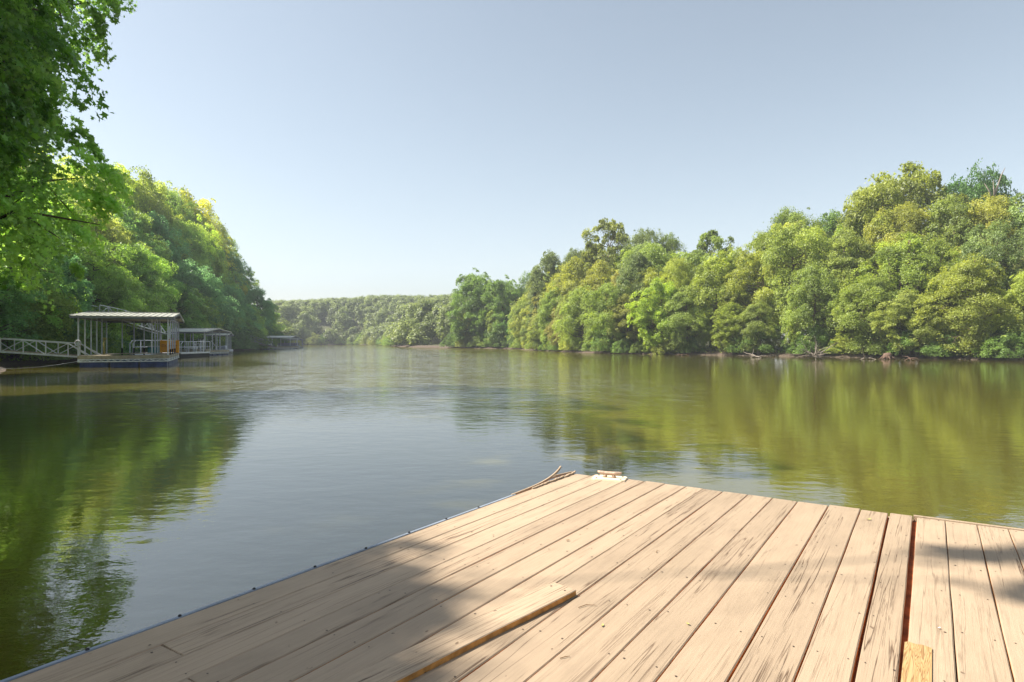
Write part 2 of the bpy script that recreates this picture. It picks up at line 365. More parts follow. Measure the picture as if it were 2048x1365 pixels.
def norm(v): return v / (np.linalg.norm(v) + 1e-9)
def make_crown(seed, H=10., R=3.6, base=.22, lobes=20, sprays=15, leaves=110, leaf=.20, lobe_r=.36, spray_r=.62, prof='round',
               star=False, droop=.25, flat=.30, wildr=.28, clip=None, sprayfill=1.0):
    """returns (leaf mesh, trunk mesh); H tall, centred on the origin"""
    rng = np.random.default_rng(seed)
    def pr(h):
        if prof == 'round': return math.sin(math.pi * min(.97, max(.04, h * .93 + .06))) ** .55
        if prof == 'cone': return (1 - h) ** .6 * .9 + .12
        if prof == 'vase': return .35 + .65 * math.sin(math.pi * (h * .75 + .1))
        if prof == 'fan': return .60 + .40 * min(1, h * 1.6)
        if prof == 'shrub': return math.sqrt(max(.05, 1 - h * h))
        return 1 - .25 * h
    L = []
    for i in range(lobes):
        h = (i + .5) / lobes; h = min(1, max(0, h + rng.normal() * .04))
        a = i * 2.39996 + rng.normal() * .35
        rr = R * pr(h) * (.42 + .42 * rng.random()) if i < lobes - 2 else R * .15 * rng.random()
        lr = R * lobe_r * math.exp(rng.normal() * .30) * (1 - .2 * h)
        z = H * (base + (1 - base) * h) - lr * .55 * h
        L.append((np.array([math.cos(a) * rr, math.sin(a) * rr, max(z, lr * .4)]), lr, a, .8 + .75 * rng.random()))
    C = []; Nn = []; S = []; T = []
    holes = [(c_[0] * 1.25 + rng.normal(size=3) * .3, R * rng.uniform(.13, .27)) for c_ in [L[int(rng.integers(len(L)))] for _ in range(12)]] if prof != 'shrub' else []
    for c, lr, a, zs in L:
        lt = .5 + rng.normal() * .2
        ns = int(sprays * (lr / (R * lobe_r)) ** 1.3) + 3
        for j in range(ns):
            wild = rng.random() < .12
            d = rng.normal(size=3); d[2] = d[2] * .8 + .25; d[:2] += .35 * np.array([math.cos(a), math.sin(a)]); d = norm(d)
            p = c + d * lr * np.array([1.1, 1.1, zs]) * ((.62 + .5 * rng.random()) if not wild else (1.1 + wildr * rng.random()))
            out = norm(np.array([p[0], p[1], 0]) + 1e-6)
            nn = norm(np.array([0, 0, 1.0]) + out * (droop + .35 * rng.random()) + d * .55 + rng.normal(size=3) * .15)
            n = int(leaves * (.6 + .8 * rng.random()))
            sr = spray_r * (.5 + .95 * rng.random() ** 1.5) * (.6 if wild else 1); n = int(n * (.45 if wild else 1))
            e1 = norm(np.cross(nn, rng.normal(size=3))); e2 = np.cross(nn, e1)
            rad = sr * np.sqrt(rng.random(n)) * sprayfill; th = rng.random(n) * 6.283
            el = .6 + .5 * rng.random()
            q = p + (rad * np.cos(th))[:, None] * e1 + (rad * np.sin(th) * el)[:, None] * e2 + (rng.normal(size=n) * sr * flat * .6 - .35 * rad ** 2 / sr)[:, None] * nn
            C.append(q); Nn.append(nn + rng.normal(size=(n, 3)) * .75); S.append(leaf * (.6 + .8 * rng.random(n)))
            T.append(lt + rng.normal() * .12 + rng.normal(size=n) * .2)
    C = np.concatenate(C); Nn = np.concatenate(Nn); S = np.concatenate(S); T = np.concatenate(T)
    ok = C[:, 2] > .05
    for hc, hr_ in holes: ok &= np.linalg.norm(C - hc, axis=1) > hr_ * (.8 + .4 * rng.random(len(C)))
    C, Nn, S, T = C[ok], Nn[ok], S[ok], T[ok]
    lm = leaf_mesh('crown', C, Nn, S, rng, T, M['leaf'], star)
    tb = MB(); w = H * .017
    path = [Vector((0, 0, -.4))]; p = Vector((0, 0, 0)); dx, dy = rng.normal() * .03, rng.normal() * .03
    m = 8
    for i in range(m + 1):
        f = i / m; path.append(Vector((dx * H * f + .12 * math.sin(f * 5 + seed), dy * H * f + .12 * math.cos(f * 4 + seed), H * .86 * f)))
    rads = [w * 1.5] + [w * (1.25 * (1 - .86 * (i / m)) + .02) for i in range(m + 1)]
    tb.tube(path, rads, 8)
    for c, lr, a, zs in L:
        hz = max(.12 * H, min(c[2] - .35 * math.hypot(c[0], c[1]) - .2, H * .8)); f = hz / (H * .86)
        s = Vector((dx * H * f, dy * H * f, hz)); e = Vector(c.tolist()); mid = (s + e) / 2 + Vector((0, 0, -.12 * (e - s).length))
        r0 = w * .5 * (1 - .5 * f)
        tb.tube([s, mid, e], [r0, r0 * .7, r0 * .3], 5, cap=False)
        for j in range(4):
            d = rng.normal(size=3); d = norm(d) * lr * .95; tb.tube([e, e + Vector(d.tolist())], [r0 * .3, r0 * .1], 4, cap=False)
    return lm, tb

PROTO = {}
def proto(key, trunk_mat='bark', **k):
    lm, tb = make_crown(**k); lm.name = 'crown'
    PROTO[key] = (lm, tb.mesh('trunk', M[trunk_mat], True), k.get('H', 10.))
proto('round', seed=1, R=3.7, base=.12, lobes=38, sprays=15, leaves=125, prof='round', leaf=.16, lobe_r=.27)
proto('broad', seed=2, R=4.3, base=.1, lobes=40, sprays=15, leaves=120, prof='round', spray_r=.66, droop=.4, leaf=.17, lobe_r=.26)
proto('tall', seed=3, R=2.8, base=.14, lobes=36, sprays=12, leaves=120, prof='round', lobe_r=.33, leaf=.16)
proto('vase', seed=4, R=3.7, base=.30, lobes=34, sprays=15, leaves=115, prof='vase', lobe_r=.26, trunk_mat='bark_red', leaf=.16)
proto('tufted', seed=5, R=3.3, base=.25, lobes=44, sprays=8, leaves=105, prof='vase', lobe_r=.22, spray_r=.42, leaf=.17)
proto('feathery', seed=6, R=3.3, base=.16, lobes=40, sprays=18, leaves=115, prof='round', lobe_r=.28, spray_r=.5, leaf=.11, flat=.5)
proto('layered', seed=7, R=3.9, base=.05, lobes=40, sprays=12, leaves=135, prof='round', lobe_r=.27, spray_r=.85, flat=.16, droop=.35, leaf=.16)
proto('low', seed=8, R=4.0, base=.02, lobes=38, sprays=14, leaves=120, prof='flatdome', lobe_r=.26, spray_r=.7, droop=.5, leaf=.16)
proto('ragged', seed=31, R=3.4, base=.10, lobes=50, sprays=11, leaves=120, prof='round', leaf=.15, lobe_r=.22, spray_r=.55)
proto('oval', seed=32, R=3.1, base=.08, lobes=44, sprays=12, leaves=120, prof='round', leaf=.14, lobe_r=.27, spray_r=.5, flat=.5)
proto('spreading', seed=33, R=4.2, base=.22, lobes=42, sprays=13, leaves=120, prof='vase', leaf=.16, lobe_r=.23, spray_r=.8, flat=.2, trunk_mat='bark_red')
proto('shrub', seed=9, H=3., R=1.9, base=.02, lobes=16, sprays=12, leaves=90, leaf=.10, prof='shrub', lobe_r=.32, spray_r=.38)
proto('bush', seed=10, H=3., R=2.4, base=.0, lobes=18, sprays=12, leaves=95, leaf=.11, prof='shrub', lobe_r=.30, spray_r=.45, flat=.25, droop=.5)

def plant(key, name, x, y, h, width=1.0, rot=0., color=(.06,.1,.02), label='', cat='tree', group=None, z=None, lean=(0,0), lift=0):
    lm, tm_, H0 = PROTO[key]
    z = gz(x, y) if z is None else z
    root = empty(name, (x, y, z - .05 + lift), rot); s = h / H0
    root.scale = (s * width, s * width, s); root.rotation_euler = (lean[0], lean[1], rot)
    tag(root, label, cat, group)
    c = bpy.data.objects.new('crown', lm); c.color = (*color, 1); c.parent = root; COL.objects.link(c)
    t = bpy.data.objects.new('trunk' if cat == 'tree' else 'stem', tm_); t.parent = root; COL.objects.link(t)
    return root

COLS = {  # base colours of the foliage
 'yellow-green': (.225, .265, .050), 'light green': (.180, .245, .052), 'mid green': (.125, .205, .042),
 'olive green': (.200, .235, .056), 'grey-green': (.150, .195, .062), 'deep green': (.080, .165, .042), 'bluish green': (.085, .175, .065),
 'golden green': (.215, .220, .040)}
ORD = ['first','second','third','fourth','fifth','sixth','seventh','eighth','ninth','tenth','eleventh','twelfth','thirteenth','fourteenth',
       'fifteenth','sixteenth','seventeenth','eighteenth','nineteenth','twentieth','twenty-first','twenty-second','twenty-third','twenty-fourth',
       'twenty-fifth','twenty-sixth','twenty-seventh','twenty-eighth','twenty-ninth','thirtieth','thirty-first','thirty-second','thirty-third','thirty-fourth','thirty-fifth','thirty-sixth','thirty-seventh','thirty-eighth','thirty-ninth','fortieth','forty-first','forty-second','forty-third']
FORM = {'round':'round-crowned','broad':'broad','tall':'tall narrow','vase':'high-crowned','tufted':'open tufted','feathery':'feathery','layered':'layered','low':'low-hanging','ragged':'ragged','oval':'oval','spreading':'spreading'}

def along(pts, s0, s1, step, off, jit, rng):
    """points at distance off inland of a shoreline polyline"""
    P = [np.array(p, float) for p in pts]; seg = [np.linalg.norm(b - a) for a, b in zip(P, P[1:])]; out = []
    s = s0
    while s < min(s1, sum(seg)):
        t = s + rng.normal() * jit; t = min(max(t, 0), sum(seg) - .01); i = 0
        while t > seg[i]: t -= seg[i]; i += 1
        d = (P[i+1] - P[i]) / seg[i]; p = P[i] + d * t; nr = np.array([-d[1], d[0]])
        q = p + nr * off
        if shore_dist(q[0:1], q[1:2])[0] < 0: q = p - nr * off
        out.append(q + rng.normal(size=2) * jit * .4); s += step
    return out

SKY_R = np.array([[700,600],[830,592],[870,588],[900,575],[950,562],[1000,566],[1030,584],[1045,566],[1090,530],[1130,516],[1180,508],[1215,508],[1250,505],[1290,495],[1330,503],[1375,520],[1420,503],[1480,492],[1530,462],[1570,432],[1640,434],[1700,440],[1725,425],[1770,415],[1850,408],[1880,412],[1920,410],[1990,405],[2010,402],[2048,395],[2300,370],[2600,360]])
SKY_L = np.array([[-400,250],[0,290],[150,330],[200,338],[250,350],[330,384],[370,400],[410,442],[440,474],[480,492],[515,510],[535,550],[550,600],[565,655]])
def sky_h(px, d, arr):
    return EYE + (HOR - float(np.interp(px, arr[:,0], arr[:,1]))) / F * d
def pxof(p): return 1024 + p[0] / p[1] * F

rng = np.random.default_rng(11); random.seed(5)
def zone(points, rows, arr, where, landmark, palette, group, dmin=0):
    for rname, off, step, frac, kinds, wid in rows:
        lst = along(points[0], points[1], points[2], step, off, .7, rng)
        if rname == 'back': pass
        for i, p in enumerate(lst):
            if p[1] < 8: continue
            px = pxof(p); d = p[1]
            g0 = gz(*p); top = sky_h(px, d, arr)
            h = (top - g0) * (frac[0] + (frac[1] - frac[0]) * rng.random())
            h = max(h, 3.5)
            key = kinds[int(rng.integers(len(kinds)))]; cn = palette[int(rng.integers(len(palette)))]
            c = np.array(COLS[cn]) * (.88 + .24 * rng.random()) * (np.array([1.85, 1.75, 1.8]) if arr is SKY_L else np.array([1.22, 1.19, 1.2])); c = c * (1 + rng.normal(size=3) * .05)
            w = wid * (.85 + .3 * rng.random()) * (10 / h) ** .35 * 1.0
            plant(key, 'broadleaf_tree', p[0], p[1], h, w, rng.random() * 6.28, tuple(c),
                  f'{FORM[key]} {cn} tree, {ORD[min(i, 42)]} from {landmark}, {rname} row {where}', 'tree', group)

PAL_R = ['yellow-green','light green','yellow-green','light green','olive green','grey-green','light green','yellow-green']
zone((RIGHT, 38, 172), [
    ('waterside', 1.4, 4.1, (.40, .74), ['layered','low','ragged','broad','layered','oval'], .92),
    ('middle', 5.0, 4.2, (.72, .95), ['ragged','oval','feathery','vase','spreading','broad'], .95),
    ('hindmost', 9.8, 4.4, (.92, 1.03), ['ragged','tufted','feathery','vase','oval','spreading'], 1.0),
    ], SKY_R, 'opposite the docks', 'the point', PAL_R, 'broadleaf trees of the wood opposite the boat docks')
PAL_M = ['mid green','olive green','light green','mid green','yellow-green','mid green']
zone((RIGHT, 20, 40), [
    ('waterside', 2, 5.0, (.5, .8), ['layered','low','ragged','broad'], 1.0),
    ('hindmost', 8, 5.0, (.90, 1.02), ['round','ragged','feathery','oval'], 1.0),
    ], SKY_R, 'on the point', 'the far shore', PAL_M, 'broadleaf trees on the wooded point')
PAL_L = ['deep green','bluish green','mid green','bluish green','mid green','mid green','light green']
PAL_L_SUNLIT = ['olive green','light green','light green','mid green','grey-green','yellow-green']  # lighter greens put sunlight into the leaf colour of the upper bank's treetops
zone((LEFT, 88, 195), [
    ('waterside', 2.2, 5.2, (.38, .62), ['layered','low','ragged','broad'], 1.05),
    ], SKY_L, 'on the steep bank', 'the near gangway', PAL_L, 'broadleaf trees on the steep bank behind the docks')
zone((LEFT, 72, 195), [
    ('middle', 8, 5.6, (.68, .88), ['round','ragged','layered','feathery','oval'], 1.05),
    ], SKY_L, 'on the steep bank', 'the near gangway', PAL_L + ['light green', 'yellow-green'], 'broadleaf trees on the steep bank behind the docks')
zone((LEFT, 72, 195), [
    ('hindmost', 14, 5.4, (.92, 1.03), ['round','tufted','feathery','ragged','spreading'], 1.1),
    ], SKY_L, 'on the steep bank', 'the near gangway', PAL_L_SUNLIT, 'broadleaf trees on the steep bank behind the docks')

# emergent trees on the skyline
def emergent(px, d, top, key, cn, width, label, rot=0.):
    p = at(px, d); g = gz(p.x, p.y); h = EYE + (HOR - top) / F * d - g
    plant(key, 'broadleaf_tree', p.x, p.y, h, width, rot, tuple(np.array(COLS[cn])), label, 'tree', 'broadleaf trees standing above the wood')
emergent(1212, 92, 446, 'tufted', 'olive green', .78, 'open tufted tree, tallest above the wood near the point')
emergent(1150, 96, 502, 'feathery', 'grey-green', .62, 'thin grey-green tree just short of the tallest tufted tree near the point', 1.)
emergent(1098, 104, 512, 'ragged', 'grey-green', .8, 'slender grey-green treetop rising nearest the end of the point', 2.)
emergent(1290, 88, 463, 'feathery', 'grey-green', .72, 'rounded feathery treetop just past the tallest tufted tree', .5)
emergent(1338, 88, 474, 'feathery', 'light green', .62, 'second rounded feathery treetop past the tallest tufted tree', 3.5)
emergent(1425, 84, 468, 'tufted', 'light green', .8, 'loose pale treetop alone above the middle of the wood', 1.4)
emergent(1585, 74, 424, 'feathery', 'light green', .9, 'soft pale green dome of a tree over the middle of the wood', 2.)
emergent(1665, 74, 436, 'ragged', 'mid green', .8, 'small spiky treetop between the pale dome and the tallest crown', 1.)
emergent(1752, 64, 366, 'round', 'yellow-green', .66, 'shorter yellow-green twin leaning against the tallest broad crown', 2.7)
emergent(1815, 66, 340, 'broad', 'yellow-green', .78, 'tallest broad yellow-green crown of the wood opposite the docks', .3)
emergent(1928, 65, 352, 'layered', 'deep green', .66, 'dark layered treetop beside the tallest broad crown', 1.3)
emergent(1972, 66, 333, 'layered', 'deep green', .5, 'dark flat-topped tree right behind the bare pale dead tree', 4.1)
emergent(946, 128, 548, 'round', 'mid green', 1.0, 'dark rounded treetop on the wooded point', 1)
emergent(1002, 122, 560, 'round', 'mid green', 1.0, 'second dark treetop on the wooded point, nearer the open wood', 2)

# shrubs along the edges
def shrubs(points, s0, s1, step, off, hr, palette, where, landmark, group):
    for i, p in enumerate(along(points, s0, s1, step, off, .8, rng)):
        if p[1] < 12: continue
        cn = palette[int(rng.integers(len(palette)))]; k = 'shrub' if rng.random() < .5 else 'bush'
        h = hr[0] + (hr[1] - hr[0]) * rng.random()
        plant(k, 'shrub', p[0], p[1], h, .9 + .5 * rng.random(), rng.random() * 6.28, tuple(np.array(COLS[cn]) * (.85 + .3 * rng.random())),
              f'{cn} shrub {where}, {ORD[min(i, 42)]} from {landmark}', 'shrub', group)
shrubs(RIGHT, 42, 160, 2.9, .9, (1.3, 3.2), ['yellow-green','light green','mid green','yellow-green'], 'opposite the docks', 'the wooded point', 'shrubs along the edge opposite the docks')
shrubs(FAR + RIGHT[:1], 0, 120, 5, .6, (2.5, 4.5), ['light green','olive green','mid green'], 'on the far shore', 'the left end', 'shrubs on the far shore')
shrubs(RIGHT, 18, 42, 4, 1, (2, 3.6), ['mid green','light green','olive green'], 'on the wooded point', 'its far end', 'shrubs at the edge of the wooded point')
shrubs(LEFT, 91, 190, 4.2, 1.0, (2.2, 4.2), ['deep green','mid green','bluish green'], 'at the foot of the steep bank', 'the near gangway', 'shrubs at the foot of the steep bank')

# big near trees at the frame's edge beside the dock
near = []
def near_tree(x, y, label, color, z=None, rot=0., **k):
    lm, tb = make_crown(**k)
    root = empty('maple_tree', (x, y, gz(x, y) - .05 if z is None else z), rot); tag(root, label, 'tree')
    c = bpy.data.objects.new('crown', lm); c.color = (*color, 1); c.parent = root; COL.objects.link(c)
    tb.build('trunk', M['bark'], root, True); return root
near_tree(-14.9, 15.2, 'towering near maple with lobed leaves hanging over the water beside the deck', (.26, .43, .10),
          wildr=.12, seed=21, H=16.5, R=5.5, base=.27, lobes=90, sprays=18, leaves=125, leaf=.15, lobe_r=.21, spray_r=.6, prof='fan', star=True, flat=.22, droop=.5)
near_tree(-24.0, 25.0, 'leafy maple with bright low boughs standing above the near gangway', (.24, .42, .09), rot=1.3,
          wildr=.12, seed=22, H=11.0, R=4.7, base=.36, lobes=60, sprays=15, leaves=75, leaf=.15, lobe_r=.22, spray_r=.7, prof='low', star=True, flat=.18, droop=.5)
near_tree(-33.0, 40.5, 'dense green maple reaching down to the water behind the near gangway', (.21, .37, .08), rot=2.1,
          wildr=.12, seed=24, H=12.0, R=5.0, base=.03, lobes=44, sprays=15, leaves=80, leaf=.17, lobe_r=.22, spray_r=.7, prof='low', star=True, flat=.18, droop=.5)
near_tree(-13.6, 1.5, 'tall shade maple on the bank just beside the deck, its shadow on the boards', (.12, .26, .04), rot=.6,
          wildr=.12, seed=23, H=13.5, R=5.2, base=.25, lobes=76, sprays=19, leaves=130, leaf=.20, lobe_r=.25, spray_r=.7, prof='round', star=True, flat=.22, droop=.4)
near_tree(-15.9, 6.3, 'broad maple between the shade tree and the deck edge, unseen, added to shade the water', (.12, .26, .04), rot=4.0,
          wildr=.12, seed=26, H=14.5, R=5.4, base=.12, lobes=70, sprays=17, leaves=105, leaf=.18, lobe_r=.25, spray_r=.7, prof='round', star=True, flat=.22, droop=.4)  # out-of-view maple added to darken sunlit patches on the near water
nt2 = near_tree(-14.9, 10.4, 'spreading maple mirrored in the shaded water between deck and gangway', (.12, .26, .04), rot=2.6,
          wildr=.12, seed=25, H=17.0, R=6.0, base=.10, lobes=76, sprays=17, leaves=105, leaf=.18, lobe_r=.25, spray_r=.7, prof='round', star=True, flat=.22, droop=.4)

# far wooded hillside: one mass
def far_forest():
    rg = np.random.default_rng(77); C = []; N_ = []; S = []; T = []
    pts = []
    while len(pts) < 700:
        x = rg.uniform(-150, 60); y = rg.uniform(136, 330)
        d = shore_dist(np.array([x]), np.array([y]))[0]
        if d < .3 or d > 75 or pxof((x, y)) < 540 or pxof((x, y)) > 1120: continue
        if y < 172 and not (x < -13.5 and x > -75 and pxof((x, y)) > 775): continue
        pts.append((x, y, d))
    for x, y, d in pts:
        z = gz(x, y); h = rg.uniform(8, 12) if d > 6 else rg.uniform(3.5, 7)
        tp = EYE + (HOR - float(np.interp(pxof((x, y)), [540,600,700,770,790,850,1100],[606,603,598,590,590,594,580]))) / F * y
        h = min(h, max(3, tp * (1.0 + rg.normal() * .015) - z))
        r = rg.uniform(2.6, 4.2); lt = .5 + rg.normal() * .15
        nl = 18
        for j in range(nl):
            a = rg.random() * 6.28; f = rg.random()
            c = np.array([x + math.cos(a) * r * .6 * (1 - .5 * f), y + math.sin(a) * r * .6 * (1 - .5 * f), z + h * (.25 + .62 * f)])
            lr = r * rg.uniform(.18, .5); n = 95
            dv = rg.normal(size=(n, 3)); dv[:, 2] = dv[:, 2] + .35; dv /= np.linalg.norm(dv, axis=1, keepdims=True)
            C.append(c + dv * lr * np.array([1, 1, .85]) * (.5 + .75 * rg.random((n, 1)))); N_.append(dv + np.array([0, 0, .5]) + rg.normal(size=(n, 3)) * .4)
            S.append(rg.uniform(.35, .7, n)); T.append(np.full(n, lt + rg.normal() * .1) + rg.normal(size=n) * .12)
    me = leaf_mesh('far_forest', np.concatenate(C), np.concatenate(N_), np.concatenate(S), rg, np.concatenate(T), M['leaf'], aspect=.8)
    o = bpy.data.objects.new('far_forest', me); COL.objects.link(o); o.color = (.145, .185, .058, 1)
    tag(o, 'distant wooded hillside fading in haze across the end of the lake', None, None, 'stuff')
far_forest()

# grass and weeds on the bank lip
def grass():
    rg = np.random.default_rng(5); n = 26000
    t = rg.random(n); L_ = along(RIGHT, 42, 165, .35, 0, 0, rg); L_ = np.array(L_)
    L2 = np.array(along(LEFT, 66, 120, .5, 0, 0, rg))
    P = np.concatenate([L_, L2]); k = rg.integers(len(P), size=n); p = P[k] + rg.normal(size=(n, 2)) * 1.0
    d = shore_dist(p[:, 0], p[:, 1]); z = ground(p[:, 0], p[:, 1]); clump = np.sin(p[:, 0] * 2.1) + np.sin(p[:, 1] * 1.7 + p[:, 0])
    ok = (d > .15) & (z > .18) & (clump > -.6); p = p[ok]; z = z[ok]; n = len(p)
    C = np.stack([p[:, 0], p[:, 1], z + rg.uniform(.03, .38, n)], -1); N_ = rg.normal(size=(n, 3)) * .8 + np.array([0, -.3, .5])
    me = leaf_mesh('bank_grass', C, N_, rg.uniform(.12, .32, n), rg, rg.normal(.6, .2, n), M['grass'], aspect=.3)
    o = bpy.data.objects.new('bank_grass', me); COL.objects.link(o); o.color = (.14, .17, .035, 1)
    tag(o, 'fringe of grass and weeds on the low muddy banks', None, None, 'stuff')
grass()

# ------------------------------------------------------------------ driftwood, snags, roots
def tangle(name, base, n, size, seed, label, cat, m='dead', up=1.0, r=.05):
    rg = random.Random(seed); tb = MB()
    for i in range(n):
        a = rg.uniform(0, 6.28); p = Vector((rg.uniform(-.2, .2), rg.uniform(-.2, .2), 0)); pts = [p]
        d = Vector((math.cos(a), math.sin(a), up * rg.uniform(.1, 1.2))).normalized()
        for j in range(5):
            d = (d + Vector((rg.uniform(-.5, .5), rg.uniform(-.5, .5), rg.uniform(-.45, .3)))).normalized()
            p = p + d * size * rg.uniform(.14, .26); pts.append(p.copy())
        rr = r * rg.uniform(.5, 1.1); tb.tube(pts, [rr, rr * .85, rr * .7, rr * .5, rr * .35, rr * .15], 6)
    o = tb.build(name, M[m], None, True, base); tag(o, label, cat); return o
tangle('root_tangle', gp(1640, 716, .15) + Vector((0, .8, 0)), 22, 1.9, 3, 'pale tangle of bare roots and twigs under a leaning tree opposite the docks', 'roots', r=.045)
tangle('driftwood', gp(1515, 714, .1) + Vector((0, .3, 0)), 8, 1.4, 4, 'bleached driftwood branch lying on the mud by two dark trunks', 'driftwood', up=.25, r=.05)
tangle('driftwood', gp(1815, 718, .15), 6, .9, 6, 'small brown driftwood heap just past the round stump', 'driftwood', 'bark_red', .2, .05)
tangle('driftwood', gp(1370, 710, .1), 7, 1.2, 9, 'thin reddish sticks at the waterline below low yellow-green boughs', 'driftwood', 'bark_red', .2, .04)
tangle('driftwood', gp(1735, 717, .1), 6, 1.1, 12, 'short grey driftwood sticks between the root tangle and the round stump', 'driftwood', 'dead', .15, .04)
sp_ = MB(); sp_.tube([(0,0,-.3),(0,.02,.12),(.03,0,.34),(.02,0,.42)], [.34,.36,.30,.16], 10)
for i in range(7):
    a = i * .9; sp_.tube([(0,0,.1),(math.cos(a)*.35,math.sin(a)*.35,.08),(math.cos(a)*.62,math.sin(a)*.6,-.12)], [.09,.07,.03], 6)
tag(sp_.build('tree_stump', M['bark_red'], None, True, gp(1775, 717, .1)), 'round brown stump with spreading roots sitting at the water edge', 'stump')
# dead snag rising over the wood
sn = MB(); b0 = at(1985, 59, 0); dz = lambda py, d=59: EYE + (HOR - py) / F * d
sn.tube([(0,0,.5),(.1,0,9),(-.1,0,dz(480)),(0,0,dz(430)),(.05,0,dz(400))], [.24,.19,.15,.13,.11], 8)
sn.tube([(.05,0,dz(400)),(.45,0,dz(375)),(.85,0,dz(350)),(1.25,.1,dz(336))], [.09,.07,.05,.02], 6)
sn.tube([(.05,0,dz(405)),(-.25,0,dz(385)),(-.75,0,dz(368))], [.09,.06,.02], 6)
sn.tube([(.0,0,dz(420)),(.15,0,dz(385)),(.05,0,dz(362))], [.07,.05,.02], 6)
sn.tube([(0,0,dz(460)),(-.5,0,dz(440)),(-.8,0,dz(425))], [.05,.03,.01], 5)
o = sn.build('dead_tree', M['dead'], None, True, (b0.x, 59, 0)); tag(o, 'bare pale dead tree with a forked top rising above the wood', 'tree')
# visible bare trunks between the crowns, and one at the waterline
def bare_trunk(px, d, z1, r, label, m='bark_red', lean=.3):
    tb = MB(); p = at(px, d); g = gz(p.x, p.y)
    tb.tube([(0,0,-.3),(.05,0,z1*.3),(lean*.5,0,z1*.65),(lean,0,z1)], [r*1.3, r, r*.85, r*.6], 8)
    tb.tube([(lean*.6,0,z1*.75),(lean*.6+.8,.2,z1*.95)], [r*.4, r*.15], 6)
    tag(tb.build('bare_trunk', M[m], None, True, (p.x, p.y, g)), label, 'tree trunk')
bare_trunk(1812, 55.5, 9.8, .18, 'thick reddish bare trunk showing in the gap below the tallest crown')
bare_trunk(1783, 56.5, 9.4, .13, 'thinner bare trunk standing just beside the thick reddish trunk', 'bark', -.2)
bare_trunk(1518, 62.3, 3.4, .20, 'dark short trunk at the waterline in a shaded hollow', 'bark', .15)

